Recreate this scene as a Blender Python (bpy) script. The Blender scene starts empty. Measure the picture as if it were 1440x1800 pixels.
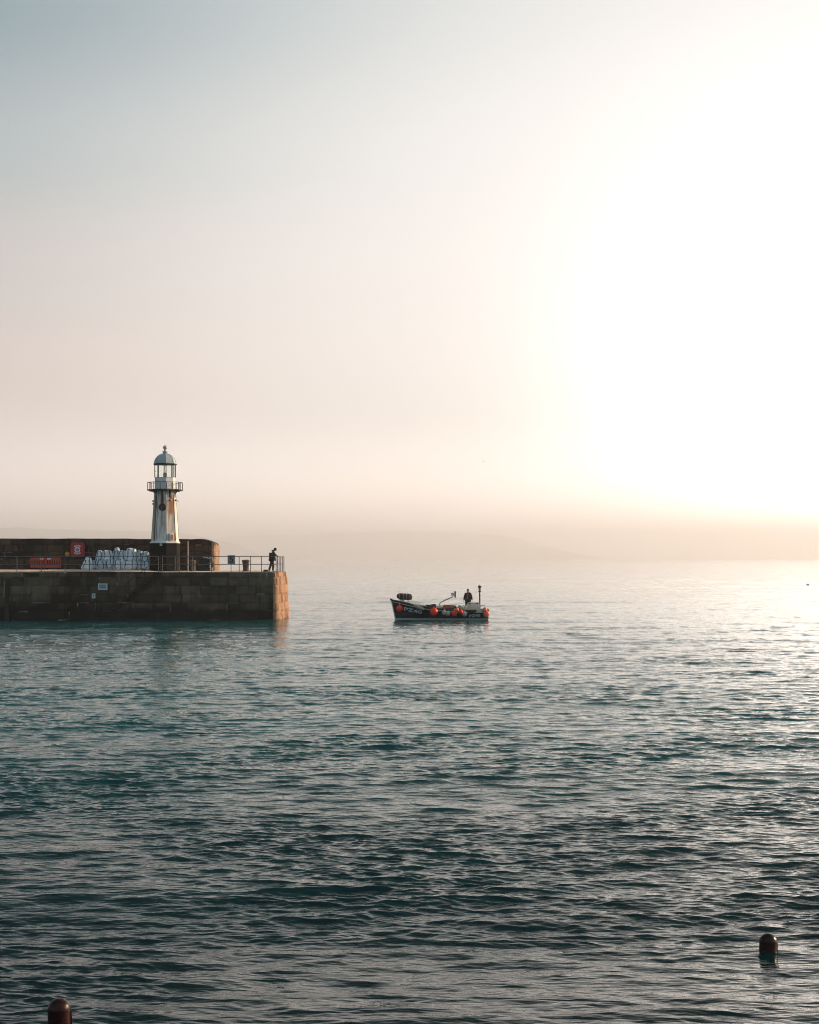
import bpy, bmesh, math, random
import numpy as np
from mathutils import Vector, Matrix, noise
R = math.radians
PI = math.pi
random.seed(7)
sc = bpy.context.scene
COL = sc.collection

# ------------------------------------------------------------------ camera
CAM_H = 4.41          # metres above the sea
FPX = 2600.0          # focal length in pixels of the 1440 wide photograph
cam_d = bpy.data.cameras.new('camera')
cam = bpy.data.objects.new('camera', cam_d); COL.objects.link(cam)
cam.location = (0, 0, CAM_H); cam.rotation_euler = (R(90), 0, 0)
cam_d.sensor_fit = 'HORIZONTAL'; cam_d.sensor_width = 36.0
cam_d.lens = 36.0 * FPX / 1440.0
cam_d.shift_y = 82.0 / 1440.0
cam_d.clip_start = 0.5; cam_d.clip_end = 80000
sc.camera = cam
sc.render.engine = 'CYCLES'
sc.view_settings.view_transform = 'Standard'
sc.view_settings.look = 'None'
sc.view_settings.exposure = 0.35
sc.view_settings.gamma = 1.0
sc.cycles.volume_bounces = 8
sc.cycles.max_bounces = 12
sc.cycles.use_denoising = True
sc.cycles.filter_width = 1.05

def P(px, py, Y):
    """place on the pixel's line of sight at distance Y (photo pixels, 1440 wide)"""
    return Vector(((px-720)/FPX*Y, Y, CAM_H-(py-982)/FPX*Y))

# ------------------------------------------------------------------ sun and sky
SUN_AZ, SUN_EL = R(68), R(17)        # azimuth measured from +Y towards +X
sdir = Vector((math.sin(SUN_AZ)*math.cos(SUN_EL), math.cos(SUN_AZ)*math.cos(SUN_EL), math.sin(SUN_EL)))
sd = bpy.data.lights.new('sun', 'SUN'); sd.energy = 5.0; sd.angle = R(0.6); sd.color = (1.0, 0.73, 0.48)
so = bpy.data.objects.new('sun', sd); COL.objects.link(so)
so.rotation_euler = sdir.to_track_quat('Z', 'Y').to_euler()

w = bpy.data.worlds.new('World'); sc.world = w; w.use_nodes = True
nt = w.node_tree; nt.nodes.clear(); N = nt.nodes.new; L = nt.links.new
def wn(t, **k):
    n = N(t)
    for a, b in k.items(): setattr(n, a, b)
    return n
def wmath(op, a, b=None, c=None, clamp=False):
    n = wn('ShaderNodeMath', operation=op); n.use_clamp = clamp
    for i, v in enumerate((a, b, c)):
        if v is None: continue
        if isinstance(v, (int, float)): n.inputs[i].default_value = v
        else: L(v, n.inputs[i])
    return n.outputs[0]
tc = wn('ShaderNodeTexCoord')
sky = wn('ShaderNodeTexSky', sky_type='NISHITA'); sky.sun_disc = False
sky.sun_elevation = SUN_EL; sky.sun_rotation = SUN_AZ; sky.dust_density = 3.0
sep = wn('ShaderNodeSeparateXYZ'); L(tc.outputs['Generated'], sep.inputs[0])
ez = wmath('ARCSINE', sep.outputs[2])                 # elevation
ed = wmath('MULTIPLY', ez, 180/PI/90.0, clamp=True)   # 0..1 over 0..90 deg
ramp = wn('ShaderNodeValToRGB'); L(ed, ramp.inputs[0])
cr = ramp.color_ramp; cr.interpolation = 'EASE'
SKY = [(0.0, (1.25,.95,.88)), (2.5, (1.1,.86,.80)), (7, (.60,.48,.445)), (11, (.44,.42,.415)), (15, (.275,.345,.37)), (20, (.125,.225,.27)),
       (26, (.030,.095,.115)), (36, (.007,.038,.047)), (48, (.03,.06,.068)), (65, (.13,.18,.20))]
for i, (e, c) in enumerate(SKY):
    el = cr.elements[i] if i < 2 else cr.elements.new(e/90.0)
    el.position = e/90.0; el.color = (*c, 1)
# bright hazy aureole low over the sea to the right
def dot_to(az, el):
    v = wn('ShaderNodeVectorMath', operation='DOT_PRODUCT'); L(tc.outputs['Generated'], v.inputs[0])
    a, e = R(az), R(el)
    v.inputs[1].default_value = (math.sin(a)*math.cos(e), math.cos(a)*math.cos(e), math.sin(e))
    return v.outputs['Value']
def glow(az, el, width, amp):
    d = dot_to(az, el)
    ang = wmath('ARCCOSINE', wmath('MINIMUM', d, 0.999999))
    q = wmath('POWER', wmath('DIVIDE', ang, R(width)), 2.0)
    return wmath('MULTIPLY', wmath('EXPONENT', wmath('MULTIPLY', q, -1.0)), amp)
g1 = glow(20.0, 3.0, 9.0, 3.4)
g2 = glow(14.0, 7.5, 19.5, 1.15)
g3 = glow(68, 17, 14.0, 2.5)     # aureole round the sun itself, outside the frame
def scaled(col, f):
    n = wn('ShaderNodeVectorMath', operation='SCALE'); L(f, n.inputs['Scale'])
    if isinstance(col, tuple): n.inputs[0].default_value = col
    else: L(col, n.inputs[0])
    return n.outputs[0]
def addv(a, b):
    n = wn('ShaderNodeVectorMath', operation='ADD'); L(a, n.inputs[0]); L(b, n.inputs[1]); return n.outputs[0]
# dimmer, bluer away from the light
back = wmath('MULTIPLY_ADD', dot_to(10, 0), 0.5, 0.5, clamp=True)
backf = wmath('MULTIPLY_ADD', wmath('POWER', back, 1.5), 0.88, 0.12)
base = scaled(ramp.outputs[0], backf)
mixb = wn('ShaderNodeMix', data_type='RGBA', blend_type='MULTIPLY'); mixb.inputs['Factor'].default_value = 1.0
inv = wmath('SUBTRACT', 1.0, wmath('POWER', back, 1.0))
tint = wn('ShaderNodeMix', data_type='RGBA'); L(inv, tint.inputs['Factor'])
tint.inputs[6].default_value = (1,1,1,1); tint.inputs[7].default_value = (.55,1.0,1.35,1)
L(base, mixb.inputs[6]); L(tint.outputs[2], mixb.inputs[7])
# clear pale blue half of the sky behind the camera
bk = wn('ShaderNodeMapRange', interpolation_type='SMOOTHSTEP'); L(sep.outputs[1], bk.inputs[0])
bk.inputs[1].default_value = .15; bk.inputs[2].default_value = -.55; bk.inputs[3].default_value = 0; bk.inputs[4].default_value = 1
veil = addv(addv(mixb.outputs[2], scaled((.20,.29,.355), bk.outputs[0])), scaled((1.0,.90,.82), g2))
# the veil of lit haze levels off towards a creamy white instead of growing without limit
sv = wn('ShaderNodeSeparateXYZ'); L(veil, sv.inputs[0]); cv_ = wn('ShaderNodeCombineXYZ')
for i, A_ in enumerate((.825, .808, .792)):
    q = wmath('DIVIDE', sv.outputs[i], A_)
    L(wmath('DIVIDE', sv.outputs[i], wmath('POWER', wmath('ADD', 1.0, wmath('POWER', q, 3.5)), 1/3.5)), cv_.inputs[i])
lowc = wn('ShaderNodeMapRange', interpolation_type='SMOOTHSTEP'); L(ez, lowc.inputs[0])
lowc.inputs[1].default_value = R(6); lowc.inputs[2].default_value = 0; lowc.inputs[3].default_value = 0; lowc.inputs[4].default_value = .55
tot = addv(addv(cv_.outputs[0], scaled(veil, lowc.outputs[0])), addv(scaled((1.0,.89,.79), g1), scaled((1.0,.80,.62), g3)))
bg1 = wn('ShaderNodeBackground'); L(tot, bg1.inputs[0]); bg1.inputs[1].default_value = 1.0
bg2 = wn('ShaderNodeBackground'); L(sky.outputs[0], bg2.inputs[0]); bg2.inputs[1].default_value = 0.006
ad = wn('ShaderNodeAddShader'); L(bg1.outputs[0], ad.inputs[0]); L(bg2.outputs[0], ad.inputs[1])
wo = wn('ShaderNodeOutputWorld'); L(ad.outputs[0], wo.inputs['Surface'])

# ------------------------------------------------------------------ helpers
def tag(o, label=None, cat=None, group=None, kind=None):
    if label: o['label'] = label
    if cat: o['category'] = cat
    if group: o['group'] = group
    if kind: o['kind'] = kind
    return o
def empty(name, loc, label=None, cat=None, group=None, rz=0):
    o = bpy.data.objects.new(name, None); COL.objects.link(o)
    o.location = loc; o.rotation_euler = (0, 0, rz); o.empty_display_size = .2
    return tag(o, label, cat, group)

MATS = {}
def mat(name, col, rough=.7, metal=0.0, var=.25, scale=8.0, bump=.0, bscale=30.0, spec=.5, stain=None, coat=0.0):
    """procedural paint/stone: colour varied by noise, optional darker stain noise and bump"""
    m = bpy.data.materials.new(name); m.use_nodes = True
    t = m.node_tree; b = t.nodes['Principled BSDF']
    b.inputs['Roughness'].default_value = rough; b.inputs['Metallic'].default_value = metal
    b.inputs['Specular IOR Level'].default_value = spec
    if coat: b.inputs['Coat Weight'].default_value = coat
    tcn = t.nodes.new('ShaderNodeTexCoord')
    nz = t.nodes.new('ShaderNodeTexNoise'); nz.inputs['Scale'].default_value = scale; nz.inputs['Detail'].default_value = 6
    t.links.new(tcn.outputs['Object'], nz.inputs['Vector'])
    rp = t.nodes.new('ShaderNodeValToRGB'); t.links.new(nz.outputs['Fac'], rp.inputs[0])
    rp.color_ramp.elements[0].position = .3; rp.color_ramp.elements[1].position = .7
    rp.color_ramp.elements[0].color = (*[c*(1-var) for c in col], 1)
    rp.color_ramp.elements[1].color = (*[min(1, c*(1+var*.6)) for c in col], 1)
    out = rp.outputs[0]
    if stain:
        n2 = t.nodes.new('ShaderNodeTexNoise'); n2.inputs['Scale'].default_value = stain[1]; n2.inputs['Detail'].default_value = 8
        t.links.new(tcn.outputs['Object'], n2.inputs['Vector'])
        r2 = t.nodes.new('ShaderNodeValToRGB'); t.links.new(n2.outputs['Fac'], r2.inputs[0])
        r2.color_ramp.elements[0].position = stain[2]; r2.color_ramp.elements[1].position = stain[2]+.12
        mx = t.nodes.new('ShaderNodeMix'); mx.data_type = 'RGBA'
        t.links.new(r2.outputs[0], mx.inputs['Factor']); t.links.new(out, mx.inputs[6]); mx.inputs[7].default_value = (*stain[0], 1)
        out = mx.outputs[2]
    t.links.new(out, b.inputs['Base Color'])
    if bump:
        n3 = t.nodes.new('ShaderNodeTexNoise'); n3.inputs['Scale'].default_value = bscale; n3.inputs['Detail'].default_value = 5
        t.links.new(tcn.outputs['Object'], n3.inputs['Vector'])
        bp = t.nodes.new('ShaderNodeBump'); bp.inputs['Strength'].default_value = 1; bp.inputs['Distance'].default_value = bump
        t.links.new(n3.outputs['Fac'], bp.inputs['Height']); t.links.new(bp.outputs[0], b.inputs['Normal'])
    MATS[name] = m
    return m

class MB:
    """collects shapes, links them as one mesh object"""
    def __init__(s): s.v = []; s.f = []
    def add(s, vs, fs):
        n = len(s.v); s.v += [tuple(q) for q in vs]; s.f += [tuple(i+n for i in f) for f in fs]; return s
    def box(s, c, d, rz=0, bev=0.0, taper=1.0):
        hx, hy, hz = d[0]/2, d[1]/2, d[2]/2
        bm = bmesh.new(); bmesh.ops.create_cube(bm, size=1)
        for q in bm.verts:
            k = taper if q.co.z > 0 else 1.0
            q.co = Vector((q.co.x*2*hx*k, q.co.y*2*hy*k, q.co.z*2*hz))
        if bev: bmesh.ops.bevel(bm, geom=bm.edges[:], offset=bev, segments=2, profile=.6, affect='EDGES')
        M = Matrix.Translation(Vector(c)) @ Matrix.Rotation(rz, 4, 'Z'); bm.transform(M)
        bm.verts.index_update(); s.add([q.co for q in bm.verts], [[q.index for q in f.verts] for f in bm.faces]); bm.free(); return s
    def tube(s, pts, r, n=8, cap=True):
        pts = [Vector(p) for p in pts]; rs = r if isinstance(r, (list, tuple)) else [r]*len(pts)
        rings = []; up = None
        for i, p in enumerate(pts):
            d = (pts[min(i+1, len(pts)-1)]-pts[max(i-1, 0)]).normalized()
            if up is None: up = Vector((0,0,1)) if abs(d.z) < .9 else Vector((1,0,0))
            a = d.cross(up).normalized(); b = a.cross(d).normalized(); up = b
            rings.append([p + (a*math.cos(2*PI*k/n)+b*math.sin(2*PI*k/n))*rs[i] for k in range(n)])
        vs = [q for rg in rings for q in rg]; fs = []
        for i in range(len(pts)-1):
            for k in range(n): fs.append((i*n+k, i*n+(k+1)%n, (i+1)*n+(k+1)%n, (i+1)*n+k))
        if cap: fs.append(tuple(range(n))[::-1]); fs.append(tuple((len(pts)-1)*n+k for k in range(n)))
        return s.add(vs, fs)
    def lathe(s, prof, n=24, c=(0,0,0), rot=0.0, sx=1, sy=1, axis='Z'):
        vs = []; fs = []
        for (r, z) in prof:
            for k in range(n):
                a = 2*PI*k/n+rot; x, y = r*math.cos(a)*sx, r*math.sin(a)*sy
                q = (x, y, z) if axis == 'Z' else ((z, x, y) if axis == 'X' else (x, z, y))
                vs.append(Vector(c)+Vector(q))
        m = len(prof)
        for i in range(m-1):
            for k in range(n):
                f = (i*n+k, i*n+(k+1)%n, (i+1)*n+(k+1)%n, (i+1)*n+k)
                fs.append(f if axis != 'Y' else f[::-1])
        fs.append(tuple(range(n))[::-1]); fs.append(tuple((m-1)*n+k for k in range(n)))
        return s.add(vs, fs)
    def ball(s, c, r, n=16, sq=(1,1,1)):
        prof = [(max(1e-4, math.sin(PI*i/n)), -math.cos(PI*i/n)) for i in range(n+1)]
        t = MB().lathe(prof, n=n*3//2)
        return s.add([Vector(c)+Vector((q[0]*r*sq[0], q[1]*r*sq[1], q[2]*r*sq[2])) for q in t.v], t.f)
    def prism(s, poly, y0, y1):   # poly in (x,z), extruded along y
        n = len(poly); vs = [(x, y0, z) for x, z in poly]+[(x, y1, z) for x, z in poly]
        fs = [tuple(range(n)), tuple(range(2*n-1, n-1, -1))]+[(i, i+n, (i+1)%n+n, (i+1)%n) for i in range(n)]
        return s.add(vs, fs)
    def grid(s, pts, nu, nv, wrap=False):   # pts[j*nu+i]
        fs = []
        for j in range(nv-1):
            for i in range(nu if wrap else nu-1):
                i2 = (i+1) % nu; fs.append((j*nu+i, j*nu+i2, (j+1)*nu+i2, (j+1)*nu+i))
        return s.add(pts, fs)
    def build(s, name, m, parent=None, smooth=False, fix=True, auto=None):
        me = bpy.data.meshes.new(name); me.from_pydata(s.v, [], s.f)
        if fix:
            bm = bmesh.new(); bm.from_mesh(me); bmesh.ops.recalc_face_normals(bm, faces=bm.faces); bm.to_mesh(me); bm.free()
        me.materials.append(m)
        if smooth or auto:
            me.polygons.foreach_set('use_smooth', [True]*len(me.polygons))
            if auto: me.set_sharp_from_angle(angle=R(auto))
        o = bpy.data.objects.new(name, me); COL.objects.link(o)
        if parent: o.parent = parent
        return o

def text_mb(txt, size, thick=.004, bold=0.0):
    """text in the XZ plane, reading towards -Y, centred"""
    c = bpy.data.curves.new('lettering', 'FONT'); c.body = txt; c.size = size; c.extrude = thick; c.offset = bold
    c.align_x = 'CENTER'; c.align_y = 'CENTER'; c.resolution_u = 3
    o = bpy.data.objects.new('lettering', c); COL.objects.link(o)
    dg = bpy.context.evaluated_depsgraph_get(); dg.update()
    me = bpy.data.meshes.new_from_object(o.evaluated_get(dg))
    t = MB(); t.add([(q.co.x, -q.co.z, q.co.y) for q in me.vertices], [tuple(p.vertices) for p in me.polygons])
    bpy.data.objects.remove(o); bpy.data.curves.remove(c); bpy.data.meshes.remove(me)
    return t

def skinned(verts, edges, radii, sub=2, root=0):
    """grow a skin-modifier surface and return it as an MB"""
    me = bpy.data.meshes.new('sk'); me.from_pydata([tuple(v) for v in verts], edges, [])
    o = bpy.data.objects.new('sk', me); COL.objects.link(o)
    o.modifiers.new('s', 'SKIN'); o.modifiers['s'].use_smooth_shade = True
    for i, r in enumerate(radii):
        r = r if isinstance(r, tuple) else (r, r)
        me.skin_vertices[0].data[i].radius = r
        me.skin_vertices[0].data[i].use_root = (i == root)
    sb = o.modifiers.new('b', 'SUBSURF'); sb.levels = sub; sb.render_levels = sub
    dg = bpy.context.evaluated_depsgraph_get(); dg.update()
    m2 = bpy.data.meshes.new_from_object(o.evaluated_get(dg))
    t = MB(); t.add([q.co[:] for q in m2.vertices], [tuple(p.vertices) for p in m2.polygons])
    bpy.data.objects.remove(o); bpy.data.meshes.remove(m2); bpy.data.meshes.remove(me)
    return t
def fbm(x, y, z, o=4):
    return noise.fractal(Vector((x, y, z)), 1.0, 2.0, o)

# ------------------------------------------------------------------ water
m_water = bpy.data.materials.new('sea_water'); m_water.use_nodes = True
t = m_water.node_tree; b = t.nodes['Principled BSDF']
b.inputs['Base Color'].default_value = (.0015, .040, .044, 1)
b.inputs['Roughness'].default_value = .04; b.inputs['IOR'].default_value = 1.32
tcn = t.nodes.new('ShaderNodeTexCoord')
def wnoise(scale, stretch, detail, rough=.55, rot=0.0):
    mp = t.nodes.new('ShaderNodeMapping'); mp.inputs['Scale'].default_value = (stretch, 1, 1); mp.inputs['Rotation'].default_value = (0, 0, rot)
    t.links.new(tcn.outputs['Object'], mp.inputs[0])
    n = t.nodes.new('ShaderNodeTexNoise'); n.inputs['Scale'].default_value = scale; n.inputs['Detail'].default_value = detail
    n.inputs['Roughness'].default_value = rough
    t.links.new(mp.outputs[0], n.inputs[0]); return n.outputs['Fac']
# vignette painted into the water colour: dark near the camera, teal further out
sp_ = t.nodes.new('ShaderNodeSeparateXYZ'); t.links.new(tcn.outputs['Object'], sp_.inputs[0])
vignette = t.nodes.new('ShaderNodeMath'); vignette.operation = 'MULTIPLY_ADD'; vignette.inputs[1].default_value = 16.0
t.links.new(wnoise(.09, .6, 4), vignette.inputs[0]); t.links.new(sp_.outputs[1], vignette.inputs[2])
bmr = t.nodes.new('ShaderNodeMapRange'); bmr.interpolation_type = 'SMOOTHSTEP'; t.links.new(vignette.outputs[0], bmr.inputs[0])
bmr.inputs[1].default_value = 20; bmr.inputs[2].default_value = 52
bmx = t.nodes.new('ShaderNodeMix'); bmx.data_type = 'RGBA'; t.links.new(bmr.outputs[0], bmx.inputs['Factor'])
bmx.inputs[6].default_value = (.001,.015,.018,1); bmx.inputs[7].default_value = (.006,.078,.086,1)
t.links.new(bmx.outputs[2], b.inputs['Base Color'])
bp1 = t.nodes.new('ShaderNodeBump'); bp1.inputs['Distance'].default_value = .011
t.links.new(wnoise(6.5, .22, 4, .6, .06), bp1.inputs['Height'])
bp2 = t.nodes.new('ShaderNodeBump'); bp2.inputs['Distance'].default_value = .10
t.links.new(wnoise(1.1, .3, 5, .6, -.08), bp2.inputs['Height']); t.links.new(bp1.outputs[0], bp2.inputs['Normal'])
t.links.new(bp2.outputs[0], b.inputs['Normal'])

def spectrum_tile(Lm, n, k0, kmin, kmax, slope, seed, spread=1.0, theta0=-PI/2+.07, chop=1.0):
    rng = np.random.default_rng(seed)
    k1 = np.fft.fftfreq(n, Lm/n)*2*PI
    kx, ky = np.meshgrid(k1, k1); k = np.hypot(kx, ky); k[0,0] = 1e-9
    th = np.arctan2(ky, kx)
    S = k**-4.0*np.exp(-1.2*(k0/k)**2)*(0.012+np.abs(np.cos((th-theta0)))**(2*spread))
    S *= (k > kmin)*np.exp(-(k/kmax)**4)
    A = np.sqrt(S)*(rng.normal(size=k.shape)+1j*rng.normal(size=k.shape))
    h = np.fft.ifft2(A).real
    gx = np.fft.ifft2(1j*kx*A).real; gy = np.fft.ifft2(1j*ky*A).real
    s = slope/math.sqrt((gx**2+gy**2).mean())
    dx = np.fft.ifft2(-1j*kx/k*A).real; dy = np.fft.ifft2(-1j*ky/k*A).real
    return Lm, n, h*s, -dx*s*chop, -dy*s*chop
def sample(tile, X, Y):
    Lm, n, h, dx, dy = tile
    u = (X/Lm*n) % n; v = (Y/Lm*n) % n
    i = np.floor(u).astype(int) % n; j = np.floor(v).astype(int) % n; fu = u-np.floor(u); fv = v-np.floor(v)
    i2 = (i+1) % n; j2 = (j+1) % n
    f = lambda a: (a[j,i]*(1-fu)+a[j,i2]*fu)*(1-fv)+(a[j2,i]*(1-fu)+a[j2,i2]*fu)*fv
    return f(h), f(dx), f(dy)
TA = spectrum_tile(91.0, 1024, 2*PI/1.1, 2*PI/7, 2*PI/.3, .125, 11, 5, chop=1.0)
TB = spectrum_tile(17.3, 1024, 2*PI/.38, 2*PI/.75, 2*PI/.08, .125, 12, 4, theta0=-PI/2-.08, chop=.9)
TC = spectrum_tile(610.0, 1024, 2*PI/9, 2*PI/60, 2*PI/3, .03, 13, 6, chop=1.0)
rr = [2.0]
while rr[-1] < 12.2: rr.append(rr[-1]+.35)
while rr[-1] < 20000: rr.append(rr[-1]+min(max(.016, .22*rr[-1]**2/6522), .035*rr[-1]))
rr = np.array(rr)
fine = np.arange(-18.5, 18.5, .042)
side = np.array([19, 20, 22, 25, 29, 34, 40, 50, 60, 75, 90, 110, 130, 155])
th = R(1)*np.concatenate([-side[::-1], fine, side, [180]])
TH, RR = np.meshgrid(th, rr)
X = RR*np.sin(TH); Y = RR*np.cos(TH)
h1, x1, y1 = sample(TA, X, Y); h2, x2, y2 = sample(TB, X, Y); h3, x3, y3 = sample(TC, X, Y)
fa = np.exp(-(RR/1500)**2)*np.clip(1-(np.abs(TH)-R(18.6))/R(3), 0, 1)
fb = np.exp(-(RR/260)**2)*np.clip(1-(np.abs(TH)-R(18.6))/R(3), 0, 1)
fc = np.exp(-(RR/4000)**2)
# gusts: patches of rougher and smoother water
gust = .60+.85*np.clip(sample(TC, X*1.7+40, Y*.8)[0]/TC[2].std()*.5+.5, 0, 1.3)
fb = fb*gust; fa = fa*(.6+.4*gust)
V = np.stack([X+x1*fa+x2*fb+x3*fc, Y+y1*fa+y2*fb+y3*fc, h1*fa+h2*fb+h3*fc], -1).reshape(-1, 3)
nr, ntc = RR.shape
idx = np.arange(nr*ntc).reshape(nr, ntc); nx = np.roll(idx, -1, axis=1)
F = np.stack([idx[:-1], nx[:-1], nx[1:], idx[1:]], -1).reshape(-1, 4)[:, ::-1]
me = bpy.data.meshes.new('water')
# inner cap
cv = len(V); V = np.vstack([V, [[0, 0, 0]]])
cap = np.stack([idx[0], np.full(ntc, cv), nx[0]], -1)[:, ::-1]
nF, nC = len(F), len(cap)
me.vertices.add(len(V)); me.vertices.foreach_set('co', V.astype(np.float32).ravel())
me.loops.add(nF*4+nC*3); me.loops.foreach_set('vertex_index', np.concatenate([F.ravel(), cap.ravel()]).astype(np.int32))
me.polygons.add(nF+nC)
me.polygons.foreach_set('loop_start', np.concatenate([np.arange(nF)*4, nF*4+np.arange(nC)*3]).astype(np.int32))
me.update(calc_edges=True); me.validate()
me.polygons.foreach_set('use_smooth', np.ones(len(me.polygons), dtype=bool))
if me.polygons[0].normal.z < 0: me.flip_normals()
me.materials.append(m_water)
def water_z(x, y):
    d = (V[:, 0]-x)**2+(V[:, 1]-y)**2; k = np.argsort(d)[:12]; return float(V[k, 2].mean())
ow = bpy.data.objects.new('water', me); COL.objects.link(ow); ow['kind'] = 'structure'
ow['label'] = 'teal rippled sea stretching to the hazy horizon'; ow['category'] = 'water'

# ------------------------------------------------------------------ far hills
m_hill = mat('far_land', (.05,.06,.045), .95, var=.4, scale=.002)
def hills(name, Yd, prof, depth, label):
    xs = np.arange(prof[0][0], prof[-1][0]+.1, 4.0)
    pys = np.interp(xs, [p[0] for p in prof], [p[1] for p in prof])
    nu = len(xs); nv = 9; pts = []
    for j in range(nv):
        f = j/(nv-1)             # 0 shore .. .5 ridge .. 1 back
        s = math.sin(PI*f)
        for i, x in enumerate(xs):
            X0 = (x-720)/FPX*Yd; z = CAM_H-(pys[i]-982)/FPX*Yd
            zz = max(-2, z)*s**.7*(1+.06*fbm(X0/900, f*4, 3)*(0 if j == nv//2 else 1)) - 3*(1-s)
            pts.append((X0, Yd+(f-.5)*depth, zz))
    o = MB().grid(pts, nu, nv).build(name, m_hill, smooth=True)
    tag(o, label, 'hill', kind='structure')
hills('headland', 13500, [(-700,931),(-200,925),(0,928.5),(22,927.8),(34,926.4),(46,928.3),(70,930),(150,932),(265,934.5),(330,938),(420,958),(470,982.5)], 900,
      'faint hazy headland low behind the harbour wall at the far left')
hills('hill', 20100, [(230,983),(300,966),(385,945.5),(430,941),(446,939),(452,936.2),(460,936.2),(470,939.5),(500,941),(560,937.5),(590,937),(640,935),(700,933.5),(760,935.5),(800,935),(850,939),(880,940),(915,947),(940,958),(965,961),(1010,972),(1060,983)], 1000,
      'very faint pale hill across the bay behind the small boat')

# ------------------------------------------------------------------ masonry
def masonry_mat(name, dark, light, algae_shade=None, mortar=(.42,.40,.36), zmax=(0,1)):
    m = bpy.data.materials.new(name); m.use_nodes = True
    t = m.node_tree; b = t.nodes['Principled BSDF']; b.inputs['Roughness'].default_value = .82; b.inputs['Specular IOR Level'].default_value = .3
    at = t.nodes.new('ShaderNodeAttribute'); at.attribute_name = 'shade'
    tcn = t.nodes.new('ShaderNodeTexCoord')
    def nz(scale, det=6, vec=None):
        n = t.nodes.new('ShaderNodeTexNoise'); n.inputs['Scale'].default_value = scale; n.inputs['Detail'].default_value = det
        t.links.new(vec or tcn.outputs['Object'], n.inputs['Vector']); return n.outputs['Fac']
    def mth(op, a, c):
        n = t.nodes.new('ShaderNodeMath'); n.operation = op
        for i, q in enumerate((a, c)):
            if isinstance(q, float): n.inputs[i].default_value = q
            else: t.links.new(q, n.inputs[i])
        return n.outputs[0]
    f = mth('ADD', mth('MULTIPLY', at.outputs['Fac'], .55), mth('MULTIPLY', nz(1.6), .6))
    rp = t.nodes.new('ShaderNodeValToRGB'); t.links.new(f, rp.inputs[0])
    rp.color_ramp.elements[0].position = .3; rp.color_ramp.elements[0].color = (*dark, 1)
    rp.color_ramp.elements[1].position = .8; rp.color_ramp.elements[1].color = (*light, 1)
    out = rp.outputs[0]
    def mix(fac, a, col):
        mx = t.nodes.new('ShaderNodeMix'); mx.data_type = 'RGBA'; t.links.new(fac, mx.inputs['Factor'])
        t.links.new(a, mx.inputs[6]); mx.inputs[7].default_value = (*col, 1); return mx.outputs[2]
    # drips running down the face
    mp = t.nodes.new('ShaderNodeMapping'); mp.inputs['Scale'].default_value = (3.0, 3.0, .35); t.links.new(tcn.outputs['Object'], mp.inputs[0])
    dr = t.nodes.new('ShaderNodeValToRGB'); t.links.new(nz(1.0, 7, mp.outputs[0]), dr.inputs[0])
    dr.color_ramp.elements[0].position = .5; dr.color_ramp.elements[1].position = .72; dr.color_ramp.elements[1].color = (.6,.6,.6,1)
    out = mix(dr.outputs[0], out, tuple(c*.35 for c in dark))
    if algae_shade:
        am = t.nodes.new('ShaderNodeAttribute'); am.attribute_name = 'weed_shade'
        out = mix(am.outputs['Fac'], out, algae_shade)
    mo = t.nodes.new('ShaderNodeAttribute'); mo.attribute_name = 'mortar'
    out = mix(mo.outputs['Fac'], out, mortar)
    t.links.new(out, b.inputs['Base Color'])
    bp = t.nodes.new('ShaderNodeBump'); bp.inputs['Distance'].default_value = .03
    t.links.new(nz(9.0, 8), bp.inputs['Height']); t.links.new(bp.outputs[0], b.inputs['Normal'])
    return m
m_quay = masonry_mat('quay_stone', (.026,.023,.017), (.120,.098,.068), algae_shade=(.0035,.005,.0045))  # the dark algae tone also paints the stair shade
m_end = masonry_mat('end_stone', (.17,.09,.052), (.44,.25,.15), algae_shade=(.18,.10,.06), mortar=(.58,.40,.29))
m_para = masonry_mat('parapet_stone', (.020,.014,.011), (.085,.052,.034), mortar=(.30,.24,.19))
m_deckm = mat('deck_paving', (.74,.56,.43), .85, var=.25, scale=2.0, bump=.02, bscale=6, stain=((.16,.12,.09), 1.3, .60))
m_cope = mat('coping_stone', (.66,.50,.38), .8, var=.25, scale=3.0, bump=.015, bscale=9)

def rnd(*a):
    return (math.sin(sum(q*c for q, c in zip(a, (127.1, 311.7, 74.7, 19.3))))*43758.5453) % 1.0
def block_info(s, z, course, avg, z0):
    """returns (joint distance, block id random, mortar light random) for a masonry face at arclength s and height z"""
    row = math.floor((z-z0)/course); fz = (z-z0)/course-row
    off = rnd(row, 5.0)*avg; blk = math.floor((s+off)/avg); fs = (s+off)/avg-blk
    j0 = .18*(rnd(row, blk, 1)-.5); j1 = 1+.18*(rnd(row, blk+1, 1)-.5)
    if fs < j0: blk -= 1; j1 = j0; j0 = -1+.18*(rnd(row, blk, 1)-.5)
    elif fs > j1: blk += 1; j0 = j1; j1 = 2
    ds = min(fs-j0, j1-fs)*avg; dz = min(fz, 1-fz)*course
    return min(ds, dz), rnd(row, blk, 2), (rnd(row, blk, 3) if ds < dz else rnd(row, math.floor((s+off)/avg*2), 4))

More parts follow.
